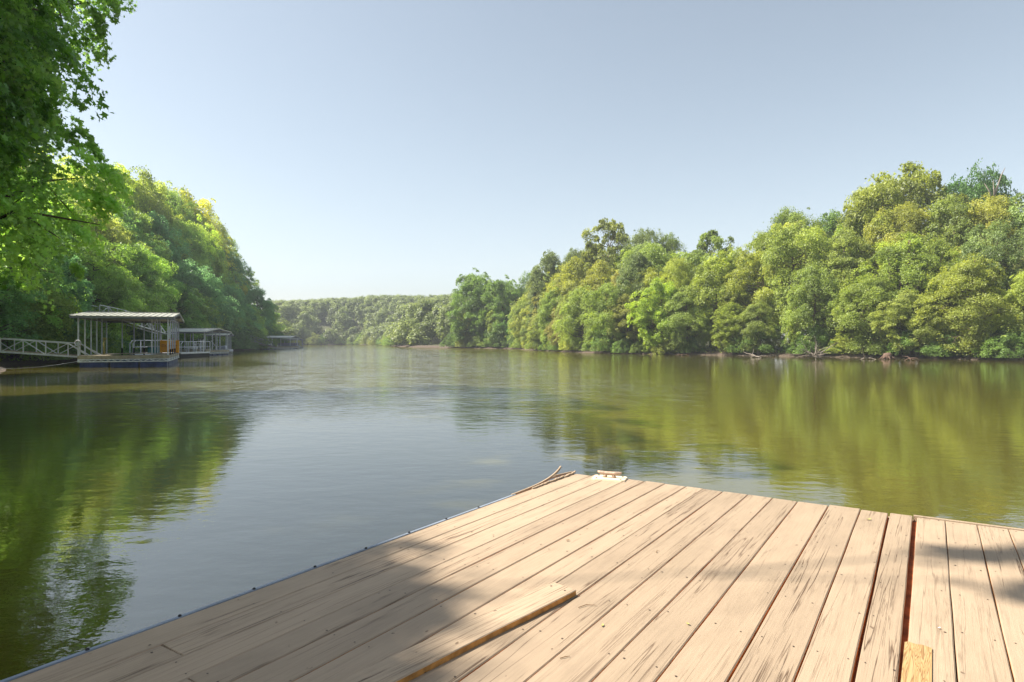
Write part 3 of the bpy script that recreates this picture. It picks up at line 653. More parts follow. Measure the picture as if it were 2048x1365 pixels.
# ------------------------------------------------------------------ boat docks
def boat_dock(name, origin, rz, W, Ld, zdeck, zeave, zridge, over, posts, roofm, label, slip=None, floats=True, fender=True, wall=None):
    """local x = width, local y = depth; ridge along x"""
    root = empty(name, origin, rz); tag(root, label, 'boat dock')
    d = MB(); rects = [(0,0,W,Ld)] if slip is None else [(0,0,W,slip[1]),(0,slip[3],W,Ld),(0,slip[1],slip[0],slip[3]),(slip[2],slip[1],W,slip[3])]
    for (x0,y0,x1,y1) in rects:
        n = max(1, int((x1-x0)/.15)); s = (x1-x0)/n
        for i in range(n): d.box((x0+i*s+.004, y0, zdeck-.04), (x0+(i+1)*s-.004, y1, zdeck))
    d.box((0,-.04,zdeck-.17),(W,-.002,zdeck+.01)); d.box((W+.002,-.04,zdeck-.17),(W+.04,Ld,zdeck+.01)); d.box((-.04,-.04,zdeck-.17),(-.002,Ld,zdeck+.01))
    d.build('decking', M['deck_wood'], root)
    fr = MB(); zl = zdeck - .32
    for (p, q) in (((0,-.02),(W,-.02)),((W+.02,0),(W+.02,Ld)),((-.02,0),(-.02,Ld)),((0,Ld),(W,Ld))):
        fr.bar((*p, zl), (*q, zl), .05); fr.bar((*p, zdeck-.2), (*q, zdeck-.2), .04)
        L_ = math.hypot(q[0]-p[0], q[1]-p[1]); n = max(2, int(L_/.55))
        for i in range(n):
            a = i/n; b_ = (i+.5)/n; c_ = (i+1)/n
            P = lambda t, z: (p[0]+(q[0]-p[0])*t, p[1]+(q[1]-p[1])*t, z)
            fr.bar(P(a, zl), P(b_, zdeck-.2), .025); fr.bar(P(b_, zdeck-.2), P(c_, zl), .025)
    fr.build('truss_frame', M['white_metal'], root)
    if floats:
        n = max(2, int(W / 1.15)); s = W / n
        for row in (0.05, Ld - 1.05):
            for i in range(n):
                f = MB(); x0 = i*s+.05; x1 = (i+1)*s-.05; f.box((x0, row, -.15), (x1, row+1, zl-.03))
                for k in range(6):
                    xx = x0 + (x1-x0)*(k+.5)/6; f.box((xx-.03, row-.025, -.1), (xx+.03, row-.002, zl-.06))
                f.build('float', M['float'], root)
        n = max(2, int((Ld-2.3)/1.2)); s = (Ld-2.3)/n
        for i in range(n):
            f = MB(); f.box((W-1, 1.15+i*s+.05, -.15), (W-.03, 1.15+(i+1)*s-.05, zl-.03)); f.build('float', M['float'], root)
    ox, oy = over; ym = Ld / 2
    for (x, y, fen) in posts:
        t = abs(y - ym) / (ym + oy); zt = zridge - (zridge - zeave) * t - .06
        p = MB(); p.bar((x, y, zl if (y < .05 or fen) else zdeck-.02), (x, y, zt), .07, .07); po = p.build('post', M['post_metal'], root)
        if fen and fender:
            f = MB(); f.box((x-.045, y-.10, zdeck-.3), (x+.045, y-.045, zdeck+.34)); f.build('fender', M['rubber'], po)
    r = MB(); th = .035
    for sgn in (0, 1):
        ye = -oy if sgn == 0 else Ld + oy
        a = (-ox, ye, zeave); b_ = (W+ox, ye, zeave); c_ = (W+ox, ym, zridge); e_ = (-ox, ym, zridge)
        vs = [a, b_, c_, e_]; vs2 = [(x, y, z-th) for x, y, z in vs]
        fc = [(0,1,2,3),(7,6,5,4),(0,4,5,1),(1,5,6,2),(3,7,4,0)] if sgn == 0 else [(3,2,1,0),(4,5,6,7),(1,5,4,0),(2,6,5,1),(0,4,7,3)]
        r.add(vs + vs2, fc)
        n = int((W + 2*ox) / .3)
        for i in range(n + 1):
            x = -ox + .01 + (W + 2*ox - .02) * i / n
            r.bar((x, ye, zeave+.012), (x, ym, zridge+.012), .035, .03)
    r.bar((-ox, ym, zridge+.03), (W+ox, ym, zridge+.03), .22, .03)
    ro = r.build('roof', M[roofm], root)
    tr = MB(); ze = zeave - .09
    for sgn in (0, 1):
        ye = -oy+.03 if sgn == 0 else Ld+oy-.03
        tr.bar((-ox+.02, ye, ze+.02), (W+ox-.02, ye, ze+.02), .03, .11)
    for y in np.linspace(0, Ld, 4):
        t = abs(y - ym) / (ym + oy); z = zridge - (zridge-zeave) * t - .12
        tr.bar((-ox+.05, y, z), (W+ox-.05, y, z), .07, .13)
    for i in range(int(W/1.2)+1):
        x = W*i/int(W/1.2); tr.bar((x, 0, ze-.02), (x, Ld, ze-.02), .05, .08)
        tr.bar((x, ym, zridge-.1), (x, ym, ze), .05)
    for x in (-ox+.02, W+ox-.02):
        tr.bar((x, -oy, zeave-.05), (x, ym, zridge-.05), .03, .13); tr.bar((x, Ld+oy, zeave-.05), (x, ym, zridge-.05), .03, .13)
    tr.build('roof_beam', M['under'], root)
    return root

rows = [(0.0, t, False) for t in (0, 1.8, 3.6, 5.4, 7.2, 9.0)] + [(4.3, t, t > .5) for t in (0, 1.8, 3.6, 5.4, 7.2, 9.0)] \
     + [(3.3, t, False) for t in (2.2, 4.0, 5.6, 7.2)] + [(x, 9.0, True) for x in (.9, 1.6, 2.2)]
dock1 = boat_dock('boat_dock', (-23.6, 34.5, 0), math.radians(24.3), 4.3, 9.0, .63, 2.83, 3.22, (.33, .45), rows, 'roof_pale',
          'nearest roofed boat dock on blue floats with a ribbed metal roof and slender posts', (1.0, 1.3, 3.2, 7.9))
rows2 = [(x, 0, True) for x in (.3, 1.35, 2.4, 3.3, 4.5)] + [(x, 4.2, False) for x in (.3, 2.0, 3.2, 4.5)] + [(4.5, 1.4, True), (4.5, 2.8, True), (.3, 2.1, False)]
boat_dock('boat_dock', (-35.6, 64.6, 0), math.radians(-6), 4.7, 4.2, .48, 2.40, 2.76, (.15, .3), rows2, 'roof_white',
          'second roofed boat dock with a plain grey gable just past the orange board', (.8, .8, 3.6, 3.4), fender=False)
rows3 = [(x, 0, True) for x in (.15, 1.0, 2.0, 3.0, 4.1, 5.1)] + [(x, 4.6, False) for x in (.15, 1.6, 3.0, 5.1)] + [(5.1, 1.2, True), (5.1, 2.3, True), (5.1, 3.5, True)]
boat_dock('boat_dock', (-40.1, 76.6, 0), math.radians(17), 5.3, 4.6, .42, 2.2, 2.48, (.12, .2), rows3, 'roof_white',
          'third roofed boat dock with many thin posts, beside the white jet ski', (.8, .8, 4.4, 3.8), fender=False)
rows4 = [(x, 0, True) for x in (.2, .6, 1.0, 4.9)] + [(x, 4.4, False) for x in (.2, 1.8, 4.9)]
boat_dock('boat_dock', (-45.2, 115, 0), math.radians(2), 5.1, 4.4, .45, 2.1, 2.4, (.15, .3), rows4, 'roof_white',
          'distant flat-roofed boat dock at the foot of the dark gangway', (1.2, .9, 4.2, 3.6), fender=False)
rows5 = [(x, 0, True) for x in (0, .8, 3.2)] + [(x, 4.0, False) for x in (0, 1.5, 3.2)]
boat_dock('boat_dock', (-47.6, 130.5, 0), math.radians(2), 3.4, 4.0, .45, 1.75, 2.0, (.1, .2), rows5, 'roof_pale',
          'farthest boat dock, its tan roof sheltering a covered pontoon boat', None, fender=False)

# gangways
def gangway(p0, p1, width, h, n, m, label, arch=0.0, members=.045, chord=.09, name='gangway'):
    root = empty(name, (0, 0, 0)); tag(root, label, 'gangway')
    p0 = Vector(p0); p1 = Vector(p1); d = p1 - p0; nr = Vector((-d.y, d.x, 0)).normalized() * width / 2
    for s in (-1, 1):
        tb = MB(); B = [p0 + d * (i/n) + nr * s for i in range(n+1)]
        T = [b + Vector((0, 0, h + arch * math.sin(math.pi * i / n))) for i, b in enumerate(B)]
        tb.bar(B[0], B[n], chord, chord)
        for i in range(n):
            tb.bar(T[i] if i else T[0], T[i+1] if i+1 < n else B[n] + (T[n]-B[n])*.15, members*1.2)
            if i: tb.bar(B[i], T[i], members)
            (tb.bar(B[i], T[i+1], members*.8) if i % 2 == 0 else tb.bar(T[i], B[i+1], members*.8))
        tb.bar(B[0], T[0], members)
        tb.build('side_truss', M[m], root)
    dk = MB(); u = d.normalized()
    k = int(d.length / .3)
    for i in range(k): 
        q = p0 + d * ((i+.5)/k) + Vector((0,0,.05)); dk.bar(q - nr*.98, q + nr*.98, .2, .03)
    dk.build('tread', M['deck_wood'], root)
    return root
gangway(at(-75, 35.9, 1.02), at(192, 36.6, .50), 1.15, .73, 6, 'white_metal', 'long white truss gangway from the bank to the nearest dock')
gangway(at(190, 51, 3.62), at(322, 56.5, 2.12), 1.1, .72, 8, 'white_metal', 'sloping white arched gangway coming down behind the nearest dock roof', arch=.22)
gangway(at(462, 96, 2.05), at(543, 112, .45), 1.1, .8, 8, 'dark_metal', 'dark truss gangway sloping down to the distant flat-roofed dock', members=.07, chord=.12)

# landing tower under the second gangway
lt = empty('landing_tower', (0, 0, 0)); tag(lt, 'slim white frame tower holding up the sloping arched gangway', 'tower')
a = at(322, 56.5); 
for dx, dy in ((0, 0), (.75, 0), (0, 1.2), (.75, 1.2)):
    MB().bar((a.x+dx, a.y+dy, -.3), (a.x+dx, a.y+dy, 2.75), .09).build('post', M['white_metal'], lt)
tb = MB(); tb.bar((a.x, a.y, 2.1), (a.x+.75, a.y, 2.1), .1); tb.bar((a.x, a.y+1.2, 2.1), (a.x+.75, a.y+1.2, 2.1), .1); tb.box((a.x, a.y, 2.12), (a.x+.75, a.y+1.2, 2.17))
tb.build('platform', M['white_metal'], lt)

# railed walkway behind the nearest dock
def walkway(p0, p1, w, label, zz=.55, n=4, solid=True):
    root = empty('railed_walkway'); tag(root, label, 'walkway'); p0 = Vector(p0); p1 = Vector(p1); d = p1 - p0; nr = Vector((-d.y, d.x, 0)).normalized() * w
    dk = MB(); dk.bar(p0 + nr*.5 + Vector((0,0,zz-.08)), p1 + nr*.5 + Vector((0,0,zz-.08)), w, .14); dk.build('walk_deck', M['white_metal'], root)
    fl = MB(); fl.bar(p0 + nr*.5 + Vector((0,0,.12)), p1 + nr*.5 + Vector((0,0,.12)), w*.9, .5); fl.build('float', M['rubber'], root)
    for s in (0, 1):
        rl = MB(); o_ = nr * s
        for z in (.45, .95): rl.tube([p0 + o_ + d*.06 + Vector((0,0,zz+z)), p1 + o_ + Vector((0,0,zz+z))], .02, 6)
        rl.tube([p0 + o_ + Vector((0,0,zz)), p0 + o_ + Vector((0,0,zz+.7)), p0 + o_ + d*.06 + Vector((0,0,zz+.95))], .03, 6)
        for i in range(1, n+1): q = p0 + o_ + d*(i/n); rl.tube([q + Vector((0,0,zz)), q + Vector((0,0,zz+.95))], .03, 6)
        rl.build('handrail', M['post_metal'], root)
walkway(at(266, 47.5), at(352, 49.5), 1.0, 'floating walkway with looped white handrails behind the nearest dock')
walkway(at(362, 56), at(420, 60.5), .9, 'floating walkway with thin handrails leading to the second dock', .45)

# things on the docks
ob = empty('notice_board', (-22.95, 42.5, .635), math.radians(14)); tag(ob, 'bright orange board with dark red handwriting standing on the nearest dock', 'notice board')
f = MB(); f.box((-.58, -.03, .05), (.58, .03, .86)); f.build('panel', M['orange'], ob)
f = MB(); f.bar((-.5, .06, 0), (-.5, .06, .9), .05); f.bar((.5, .06, 0), (.5, .06, .9), .05); f.bar((-.15, .06, .9), (.3, .06, .98), .06); f.build('stand', M['darkred'], ob)
f = MB(); rg = random.Random(8)
pts = []
for i in range(34):                              # large joined-up line
    x = -.48 + i * .029; z = .52 + .055 * math.sin(i * 2.1) + (.12 if i in (2, 5, 11, 24) else 0); pts.append((x, -.036, z))
f.tube(pts, .012, 4)
f.bar((-.50, -.036, .46), (.48, -.036, .47), .006, .022)
for row, z in enumerate((.38, .29, .20, .12)):
    x = -.46
    while x < .44:
        l = rg.uniform(.05, .16); f.tube([(x + l * t, -.036, z + .012 * math.sin(t * 14 + row)) for t in np.linspace(0, 1, 9)], .007, 4); x += l + rg.uniform(.03, .06)
for x in (.17, .24, .33): f.tube([(x, -.036, .74), (x + .03, -.036, .69), (x + .07, -.036, .74)], .009, 4)
f.build('lettering', M['darkred'], ob)
bx = empty('storage_box', at(309, 46.2, .45)); tag(bx, 'small teal storage box on the walkway behind the nearest dock', 'box')
MB().box((-.35,-.25,.1),(.4,.25,.55)).build('box_body', M['teal'], bx); MB().box((-.37,-.27,.552),(.42,.27,.62)).build('lid', M['edging'], bx)
# lamp/gadget on near post
def coil(loc, label, r=.16, m='rope'):
    tb = MB()
    for k in range(3): tb.tube([(math.cos(t)*r, .02*k, math.sin(t)*r) for t in np.linspace(0, 6.28, 14)], .02, 5, cap=False)
    tag(tb.build('rope_coil', M[m], None, True, loc), label, 'rope')
coil(Vector((-23.55, 34.38, 1.33)), 'pale coil of line hanging on the near corner post of the nearest dock')
lp = MB(); lp.tube([(0,0,0),(0,0,.55),(.03,0,.9)], [.05,.045,.05], 8); lp.tube([(.03,0,.9),(.03,0,1.02)], [.14,.08], 8)
tag(lp.build('tiki_torch', M['leafdry'], None, True, at(208, 38.5, .64)), 'weathered tan torch standing on the decking among the nearest dock posts', 'torch')

# mooring cable from bank to dock
cb = MB(); A_ = at(-20, 31, .10); B_ = at(163, 34.6, .38)
cb.tube([A_.lerp(B_, t) + Vector((0, 0, -.22 * math.sin(math.pi * t) * .6)) for t in np.linspace(0, 1, 14)], .009, 5)
tag(cb.build('mooring_cable', M['rope']), 'thin sagging mooring cable running from the bank to the nearest dock', 'cable')

# boats
def hull(L_, W_, H_, bow=.35, n=10):
    mb = MB(); ring = []
    for i in range(n + 1):
        t = i / n; x = -L_/2 + L_ * t; w = W_/2 * (1 - max(0, (t - (1 - bow)) / bow) ** 1.8 * .98); sh = H_ * (1 + .25 * max(0, t - .6))
        ring.append([(x, -w, sh), (x, -w*.85, sh*.35), (x, 0, -.1 + .3 * max(0, t - .8)), (x, w*.85, sh*.35), (x, w, sh)])
    vs = [p for r_ in ring for p in r_]; fs = []
    for i in range(n):
        for j in range(4): fs.append((i*5+j, (i+1)*5+j, (i+1)*5+j+1, i*5+j+1))
        fs.append((i*5+4, (i+1)*5+4, (i+1)*5, i*5))
    fs.append((0,1,2,3,4)); mb.add(vs, fs); return mb
js = empty('jet_ski', at(449, 74.5, .12), math.radians(-12)); tag(js, 'white jet ski moored at the outer corner of the third dock', 'jet ski')
hull(2.3, .95, .32).build('body', M['white'], js, True)
f = MB(); f.tube([(-.8,0,.34),(-.5,0,.55),(.1,0,.58),(.25,0,.4)], [.15,.2,.2,.12], 8); f.build('seat', M['edging'], js, True)
f = MB(); f.tube([(.25,0,.35),(.2,0,.72)], [.14,.08], 8); f.tube([(.2,-.3,.76),(.2,.3,.76)], .03, 6); f.build('handlebar', M['white'], js, True)
bt = empty('fishing_boat', at(392, 66.2, .15), math.radians(-4)); tag(bt, 'beige open boat afloat under the second dock roof', 'boat')
hull(3.3, 1.5, .45).build('hull', M['beige'], bt, True)
f = MB(); f.box((-.6,-.5,.46),(-.1,.5,.75)); f.build('seat', M['white'], bt); f = MB(); f.bar((.2,-.4,.46),(.1,-.4,1.0),.05); f.bar((.2,.4,.46),(.1,.4,1.0),.05); f.bar((.1,-.4,1.0),(.1,.4,1.0),.05); f.build('windscreen', M['white_metal'], bt)
ld = empty('swim_ladder', at(403.5, 63.9, .45)); tag(ld, 'white upright swim ladder on the edge of the second dock', 'ladder')
f = MB(); f.bar((-.16,0,0),(-.16,0,1.15),.05); f.bar((.16,0,0),(.16,0,1.15),.05); f.build('rail', M['white'], ld)
f = MB(); [f.bar((-.16,0,z),(.16,0,z),.05,.04) for z in (.2,.5,.8,1.05)]; f.build('rung', M['white'], ld)
chs = empty('lounge_chair', at(437, 77.2, .44), math.radians(30)); tag(chs, 'white reclining chair on the third dock beside the jet ski', 'chair')
f = MB(); f.bar((-.3,0,.32),(.35,0,.32),.5,.05); f.build('seat', M['white'], chs); f = MB(); f.bar((-.3,0,.32),(-.85,0,1.05),.5,.05); f.build('backrest', M['white'], chs)
for x, y in ((-.25,-.2),(-.25,.2),(.3,-.2),(.3,.2)): MB().bar((x,y,0),(x,y,.3),.04).build('leg', M['white'], chs)
pb = empty('pontoon_boat', at(577, 128.5, .05)); tag(pb, 'pontoon boat under faded grey covers at the farthest dock', 'boat')
for y in (-.8, .8): MB().tube([(-2,y,.15),(1.7,y,.15),(2.1,y,.25)], [.25,.25,.08], 8).build('pontoon', M['white_metal'], pb, True)
MB().box((-2,-1,.42),(2,1,.5)).build('deck_floor', M['edging'], pb)
MB().box((-1.9,-.95,.502),(1.7,.95,1.0)).build('cover', M['purple'], pb)
f = MB(); [f.bar((x,y,.5),(x,y,1.7),.05) for x in (-1,1) for y in (-.8,.8)]; f.box((-1.3,-.9,1.7),(1.3,.9,1.78)); f.build('bimini', M['dark_metal'], pb)
fl = MB(); fl.bar(at(553, 113.5, .2), at(580, 113.5, .2), .12, .28); fl.bar(at(555, 113.5, .2), at(555, 113.5, .75), .12)
tag(fl.build('boom', M['roof_white']), 'long pale yellow floating beam along the front of the distant flat-roofed dock', 'beam')
wb_ = MB(); wb_.box((-.22,-.2,0),(.22,.2,.55)); wb_.box((-.26,-.24,.552),(.26,.24,.62))
tag(wb_.build('dock_box', M['white'], None, False, at(540, 115.6, .46)), 'small white box on the distant flat-roofed dock', 'box')

# ------------------------------------------------------------------ foreground deck
TH = math.atan2(846, 1268)                        # heading of the boards, from +Y towards +X
ZD = .42; UE = 4.42
deck = empty('swim_deck', (0, 0, 0), math.pi/2 - TH)   # local x = along the boards (u), local y = -v
tag(deck, 'large weathered wooden deck with peeling beige paint in the foreground', 'deck')
VT = [-2.335,-2.187,-2.046,-1.900,-1.772,-1.621,-1.468,-1.345,-1.208,-1.044,-.886,-.734,-.555,-.378,-.230,-.098,.049,.197,.335,.48,.628,.775,.922,1.07,1.22,1.37,1.52]
DV = [0,0,0,0,0,0,0,.003,.006,.012,.02,.03,.033,.026,.026,.016,.010,.004,0,0,0,0,0,0,0,0,0]   # drift of each gap towards the camera end
GAP = [0,.0025,.004,.002,.005,.0025,.004,.0015,.004,.003,.003,.004,.006,.005,.011,.021,.0035,.004,.003,.003,.003,.003,.003,.003,.003,.003,0]
JOINT = {1: 1.13, 3: 1.06}
rg = random.Random(3)
def plank(i, u0, u1, seed, zoff=0.0, name='plank'):
    mb = MB(); n = max(4, int((u1 - u0) / .09)); th = .026; c = .004; uc = (u0+u1)/2; vc = (VT[i] + VT[i+1]) / 2
    k0 = len(mb.v)
    for j in range(n + 1):
        u = u0 + (u1 - u0) * j / n; s = (UE - u) / 2.6
        lo = VT[i] + DV[i] * s + GAP[i] / 2; hi = VT[i+1] + DV[i+1] * s - GAP[i+1] / 2
        lo += .0022 * (mnoise.noise(Vector((u * 2.3, seed * 3.1, 0)))) ; hi += .0022 * (mnoise.noise(Vector((u * 2.3, seed * 3.1 + 50, 0))))
        w = .0012 * mnoise.noise(Vector((u * 1.1, seed * 7.7, 9))); z = ZD + zoff + w
        if j in (0, n): eu = (1 if j == n else -1) * .004
        else: eu = 0
        prof = [(lo, z-th), (lo, z-c), (lo+c, z), (hi-c, z), (hi, z-c), (hi, z-th)]
        for q_, (v, zz) in enumerate(prof):
            uu = u - eu if (j in (0, n) and q_ in (2, 3)) else u
            if j == n: uu += .006 * mnoise.noise(Vector((v * 40, seed, 3)))
            mb.v.append((uu - uc, -(v - vc), zz))
    for j in range(n):
        for q_ in range(6):
            q2 = (q_ + 1) % 6; a_ = k0 + j*6
            mb.f.append((a_+q_, a_+q2, a_+6+q2, a_+6+q_)); mb.m.append(0 if q_ in (1, 2, 3) else 1)
    mb.f.append(tuple(k0 + q_ for q_ in reversed(range(6)))); mb.m.append(0)
    mb.f.append(tuple(k0 + n*6 + q_ for q_ in range(6))); mb.m.append(0)
    # screw heads over the joists
    for jx in JO:
        if u0 + .03 < jx < u1 - .02:
            s = (UE - jx) / 2.6; lo = VT[i] + DV[i]*s; hi = VT[i+1] + DV[i+1]*s
            for fr_ in (.2, .8):
                if rg.random() < .8:
                    v = lo + (hi-lo)*(fr_ + rg.uniform(-.05, .05)); uu = jx + rg.uniform(-.02, .02); r_ = rg.uniform(.0028, .0045)
                    mb.add([(uu - uc + r_*math.cos(t), -(v-vc) + r_*math.sin(t), ZD + zoff + .0016) for t in np.linspace(0, 6.28, 9)[:-1]], [tuple(range(8))], 2)
    o = mb.build(name, [M['paint'], M['stain'], M['screw']], deck); o.location = (uc, -vc, 0); return o
JO = [UE - .05 - .41 * k for k in range(16)]
sm = 0
for i in range(len(VT) - 1):
    ue = UE + rg.uniform(-.012, .012)
    if i == 0: ue = UE - .05
    if i >= 15: ue = UE - .02
    js_ = JOINT.get(i)
    if js_:
        plank(i, -1.8, js_ + .0015, sm, rg.uniform(-.001, .001)); sm += 1; plank(i, js_, ue, sm, rg.uniform(-.001, .001))
    else: plank(i, -1.8, ue, sm, rg.uniform(-.0012, .0012))
    sm += 1
for k, u in enumerate(JO):
    if k % 1 == 0: MB().box((u-.02, -1.5, ZD-.20), (u+.02, 2.30, ZD-.0515)).build('joist', M['joist'], deck)
MB().box((UE-.005, -1.5, ZD-.22), (UE+.03, 2.33, ZD-.0295)).build('end_board', M['paint'], deck)
for vg, wg in ((-.230, .05), (-.098, .06), (-.378, .04)):
    ub = MB(); ub.box((-1.8, -(vg + wg/2 + .02), ZD-.05), (UE-.02, -(vg - wg/2), ZD-.0284)); ub.build('under_board', M['redwood'], deck)
MB().box((-1.8, 2.338, ZD-.20), (UE-.06, 2.37, ZD-.030)).build('side_board', M['joist'], deck)
MB().box((UE-.016, -1.5, ZD-.028), (UE+.012, .105, ZD+.004)).build('end_trim', M['paint'], deck)
# floats carrying the deck
for x in (.2, 2.3): 
    for y in (-1.2, .3): MB().box((x, y, -.2), (x+1.9, y+1.3, ZD-.21)).build('float', M['rubber'], deck)
# grey edging with bolts along the side
ed = MB(); ed.box((-1.8, 2.3365, ZD-.028), (3.55, 2.352, ZD+.003)); ed.box((-1.8, 2.3525, ZD-.06), (3.55, 2.362, ZD-.02)); eo = ed.build('edging_strip', M['edging'], deck)
for k in range(15):
    u = -1.2 + k * .31; b_ = MB(); b_.tube([(u, 2.344, ZD+.0035), (u, 2.344, ZD+.009)], [.007, .005], 8); b_.build('bolt', M['rubber'], eo)
# splintered strip curling off the corner
st = MB(); P = []
for j in range(15):
    t = j / 14; P.append(Vector((3.52 + .84 * t, 2.352 + .012 * t + .085 * t ** 3, ZD - .002 + .042 * t ** 3)))
for a_, b_ in zip(P, P[1:]): st.bar(a_, b_, .010, .018)
st.bar(P[9], Vector((4.33, 2.37, ZD+.004)), .006, .012); st.bar(P[10], Vector((4.36, 2.345, ZD+.012)), .007, .012)
st.build('curled_strip', M['paint'], deck)
cr = MB(); rg2 = random.Random(9)
for k in range(22):
    u = 3.75 + k * .028; h_ = .006 + .010 * rg2.random() * (k / 22)
    cr.bar((u, 2.334 + rg2.uniform(-.006, .006), ZD + h_ * .5), (u + .04, 2.332 + rg2.uniform(-.01, .006), ZD + h_), .012, .010)
cr.build('splintered_edge', M['paint'], deck)
# cleat
cl = MB(); cu, cv = 4.34, -2.02
c_r = empty('cleat'); c_r.parent = deck; c_r.location = (cu, -cv, ZD); c_r.rotation_euler = (0, 0, math.radians(14))
pl = MB()
out = [(-.085,-.11),(.085,-.11),(.105,-.085),(.105,.085),(.085,.11),(-.085,.11),(-.1,.09),(-.1,-.09)]
pl.add([(x*.72, y*1.12, .001) for x, y in out] + [(x*.70, y*1.10, .012) for x, y in out], [tuple(reversed(range(8))), tuple(range(8, 16))] + [(i, (i+1) % 8, 8+(i+1) % 8, 8+i) for i in range(8)])
M['cleatpaint'] = simple('chipped_cream_paint', (.74, .62, .44), .5, 0, .08)
pl.build('base_plate', M['cleatpaint'], c_r)
hb = MB(); hb.tube([(0,-.035,.012),(0,-.028,.035)], [.016,.012], 8); hb.tube([(0,.035,.012),(0,.028,.035)], [.016,.012], 8)
hb.tube([(0,-.092,.052),(0,-.07,.047),(0,-.03,.043),(0,.03,.043),(0,.07,.047),(0,.092,.052)], [.006,.012,.014,.014,.012,.006], 10)
hb.build('horn', simple('rusty_cleat', (.42, .30, .22), .7, .2, .3, 40), c_r, True)
for x, y in ((-.045,-.09),(.045,-.09),(-.045,.09),(.045,.09)): MB().tube([(x,y,.0122),(x,y,.016)], [.009,.006], 8).build('bolt', M['screw'], c_r)
# bare wood patch beside the wide gap
pw = MB(); u1, v0, v1 = 2.54, -.086, -.005
pts = [(0,0),(.012,.01),(.004,.03),(.010,.05),(.0,.078)]
top = [(u1 + a_, v0 + b_) for a_, b_ in pts]; bot = [(2.05, v0 + b_) for a_, b_ in pts]
allp = top + bot[::-1]
pc = (2.30, -.045)
pw.add([(u - pc[0], -(v - pc[1]), ZD + .0018) for u, v in allp] + [(u - pc[0], -(v - pc[1]), ZD + .0045) for u, v in allp],
       [tuple(range(len(allp))), tuple(reversed(range(len(allp), 2*len(allp))))] + [(i, (i+1) % len(allp), len(allp)+(i+1) % len(allp), len(allp)+i) for i in range(len(allp))])
o = pw.build('bare_wood_patch', M['raw'], deck); o.location = (pc[0], -pc[1], 0); o['label'] = 'yellow bare pine where the paint and surface have split away'

# loose board lying askew across the deck
P1 = Vector((.2586, 2.561, 0)); dr = Vector((.582, .651, 0)).normalized(); lf = Vector((-dr.y, dr.x, 0))
Lb, Wb, Tb = 2.6, .128, .022
lb = MB(); n = 26
for j in range(n + 1):
    x = -Lb + Lb * j / n; e1 = .002 * math.sin(x * 9) + .002 * mnoise.noise(Vector((x * 8, 0, 0))); e2 = Wb + .002 * math.sin(x * 7)
    for y, z in ((e1, 0), (e1, Tb-.003), (e1+.003, Tb), (e2-.003, Tb), (e2, Tb-.003), (e2, 0)): lb.v.append((x + (.006*(y/Wb) if j == n else 0), y, z))
for j in range(n):
    for q_ in range(6):
        q2 = (q_+1) % 6; a_ = j*6; lb.f.append((a_+q2, a_+q_, a_+6+q_, a_+6+q2)); lb.m.append(0 if q_ in (1, 2, 3) else 1)
lb.f.append(tuple(range(6))); lb.m.append(1); lb.f.append(tuple(n*6 + q_ for q_ in reversed(range(6)))); lb.m.append(1)
M['honey'] = simple('honey_board_edge', (.46, .21, .05), .75, 0, .3, 25)
for x in (-.035,): 
    for y in (.03, .10):
        lb.add([(x + .005*math.cos(t), y + .005*math.sin(t), Tb+.0008) for t in np.linspace(0, 6.28, 9)[:-1]], [tuple(range(8))], 2)
lo = lb.build('loose_board', [M['paint'], M['honey'], M['screw']], None); lo.location = (P1.x, P1.y, ZD + .0025)
lo.rotation_euler = (0, math.radians(-.25), math.atan2(dr.y, dr.x))
tag(lo, 'loose beige board with a raw honey-coloured edge lying askew on the deck', 'board')

# small litter on the deck
def litter_leaf(px, py, s, label, rot, m='leafdry'):
    p = gp(px, py, ZD); mb = MB(); n = 8
    vs = [(s * math.cos(t), s * .45 * math.sin(t) , .004 + .25 * s * abs(math.cos(t)) ** 2) for t in np.linspace(0, 6.283, n + 1)[:-1]] + [(0, 0, .003)]
    mb.add(vs, [(i, (i+1) % n, n) for i in range(n)]); mb.add([(x, y, z - .0008) for x, y, z in vs], [(n, (i+1) % n, i) for i in range(n)])
    tag(mb.build('fallen_leaf', M[m], None, False, (p.x, p.y, ZD + .0012), rot), label, 'leaf')
def litter_twig(px, py, L_, label, rot, bend=.2):
    p = gp(px, py, ZD); mb = MB(); mb.tube([(-L_/2, 0, .003), (0, bend*L_, .004), (L_/2, 0, .004)], [.0014, .0016, .0008], 5)
    tag(mb.build('twig', M['twig'], None, False, (p.x, p.y, ZD + .0012), rot), label, 'twig')
litter_leaf(1135, 1083, .012, 'tiny curled brown leaf lying alone on the sunny boards past the loose board', .4, 'twig')
litter_leaf(1737, 1041, .017, 'thin pale yellow leaf near the end of the deck', .1)
litter_leaf(1205, 1254, .010, 'small tan seed husk on the board beside the loose board tip', 1.2)
litter_leaf(1878, 1259, .006, 'tiny pale seed on the board above the bare pine patch', .2, 'white')
litter_leaf(870, 1279, .008, 'small white paint flake on the loose board edge near the shade', .7, 'white')
litter_leaf(1376, 1251, .009, 'small olive leaf scrap in the middle of the sunny deck', 2.0)
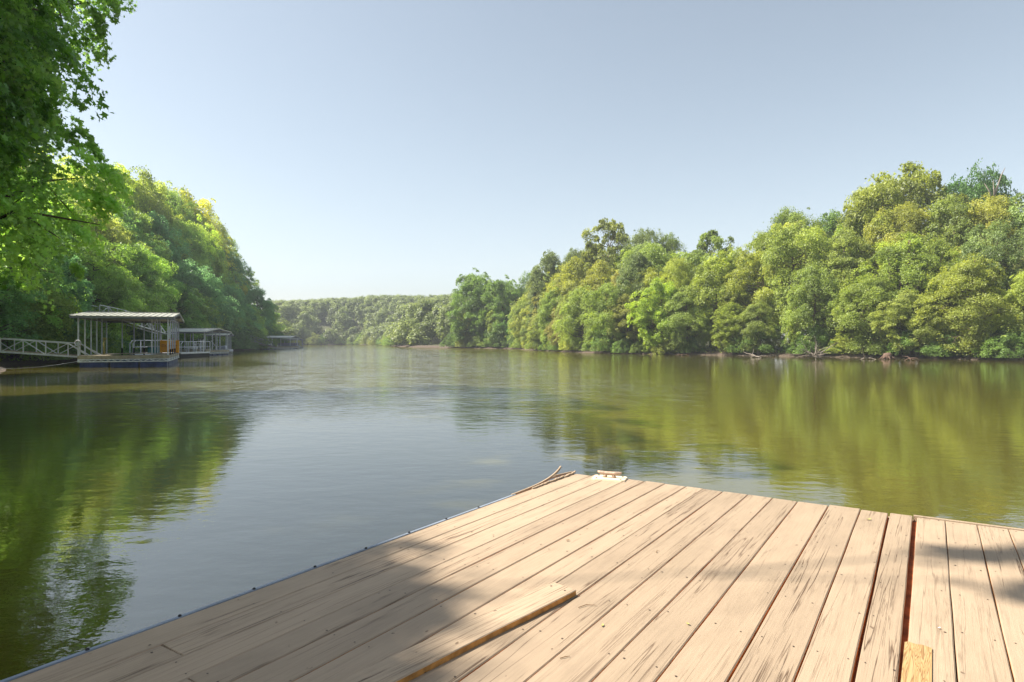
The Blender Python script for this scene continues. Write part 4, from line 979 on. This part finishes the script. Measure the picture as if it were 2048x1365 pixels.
litter_twig(1175, 1216, .075, 'thin curved twig lying just past the tip of the loose board', .25)
litter_twig(1130, 1318, .035, 'short dark twig on the boards below the loose board', .35, .05)
litter_twig(1315, 1106, .03, 'tiny bent twig stuck by a seam in the sunny boards', 1.0)

# bough of the shade tree reaching over the water
bo = MB(); bo.tube([(-14.3,2.1,7.5),(-11,2.7,9.0),(-8.3,3.2,9.8),(-6.3,3.6,10.1)], [.03,.02,.012,.006], 6)
for e in ((-6.3,3.3,10.0),(-6.1,3.7,10.05)): bo.tube([(-7.3,3.35,10.0), e], [.012,.006], 5)
br = [o for o in bpy.data.objects if o.name.startswith('maple_tree') and abs(o.location.x + 13.6) < .01][0]
bo2 = bo.build('bough', M['bark'], None, True); bo2.parent = br; bo2.matrix_parent_inverse = br.matrix_basis.inverted()
rb = np.random.default_rng(4); cs = []
for c, r_, n in (((-5.75,3.62,10.0), (.5,.13,.10), 120), ((-5.7,3.19,10.0), (.42,.11,.10), 100)):
    cs.append(np.array(c) + rb.normal(size=(n, 3)) * .5 * np.array(r_))
cs = np.concatenate(cs); nm = rb.normal(size=(len(cs), 3)) * .6 + np.array([-.6, .1, 1.])
bl = leaf_mesh('leaf_spray', cs, nm, np.full(len(cs), .15), rb, rb.normal(.5, .2, len(cs)), M['leaf'], True)
blo = bpy.data.objects.new('leaf_spray', bl); COL.objects.link(blo); blo.color = (.085, .19, .03, 1); blo.parent = bo2

# ------------------------------------------------------------------ haze
hz = MB(); hz.box((-400, -120, -3.2), (340, 520, 62))
hm = bpy.data.materials.new('haze_air'); hm.use_nodes = True; nt = hm.node_tree
for n in list(nt.nodes): nt.nodes.remove(n)
pv = nt.nodes.new('ShaderNodeVolumePrincipled'); pv.inputs['Color'].default_value = (.86, .93, 1, 1); pv.inputs['Density'].default_value = .0006
mo = nt.nodes.new('ShaderNodeOutputMaterial'); nt.links.new(pv.outputs[0], mo.inputs['Volume'])
tag(hz.build('haze', hm), 'thin pale summer haze lying over the lake', None, None, 'stuff')
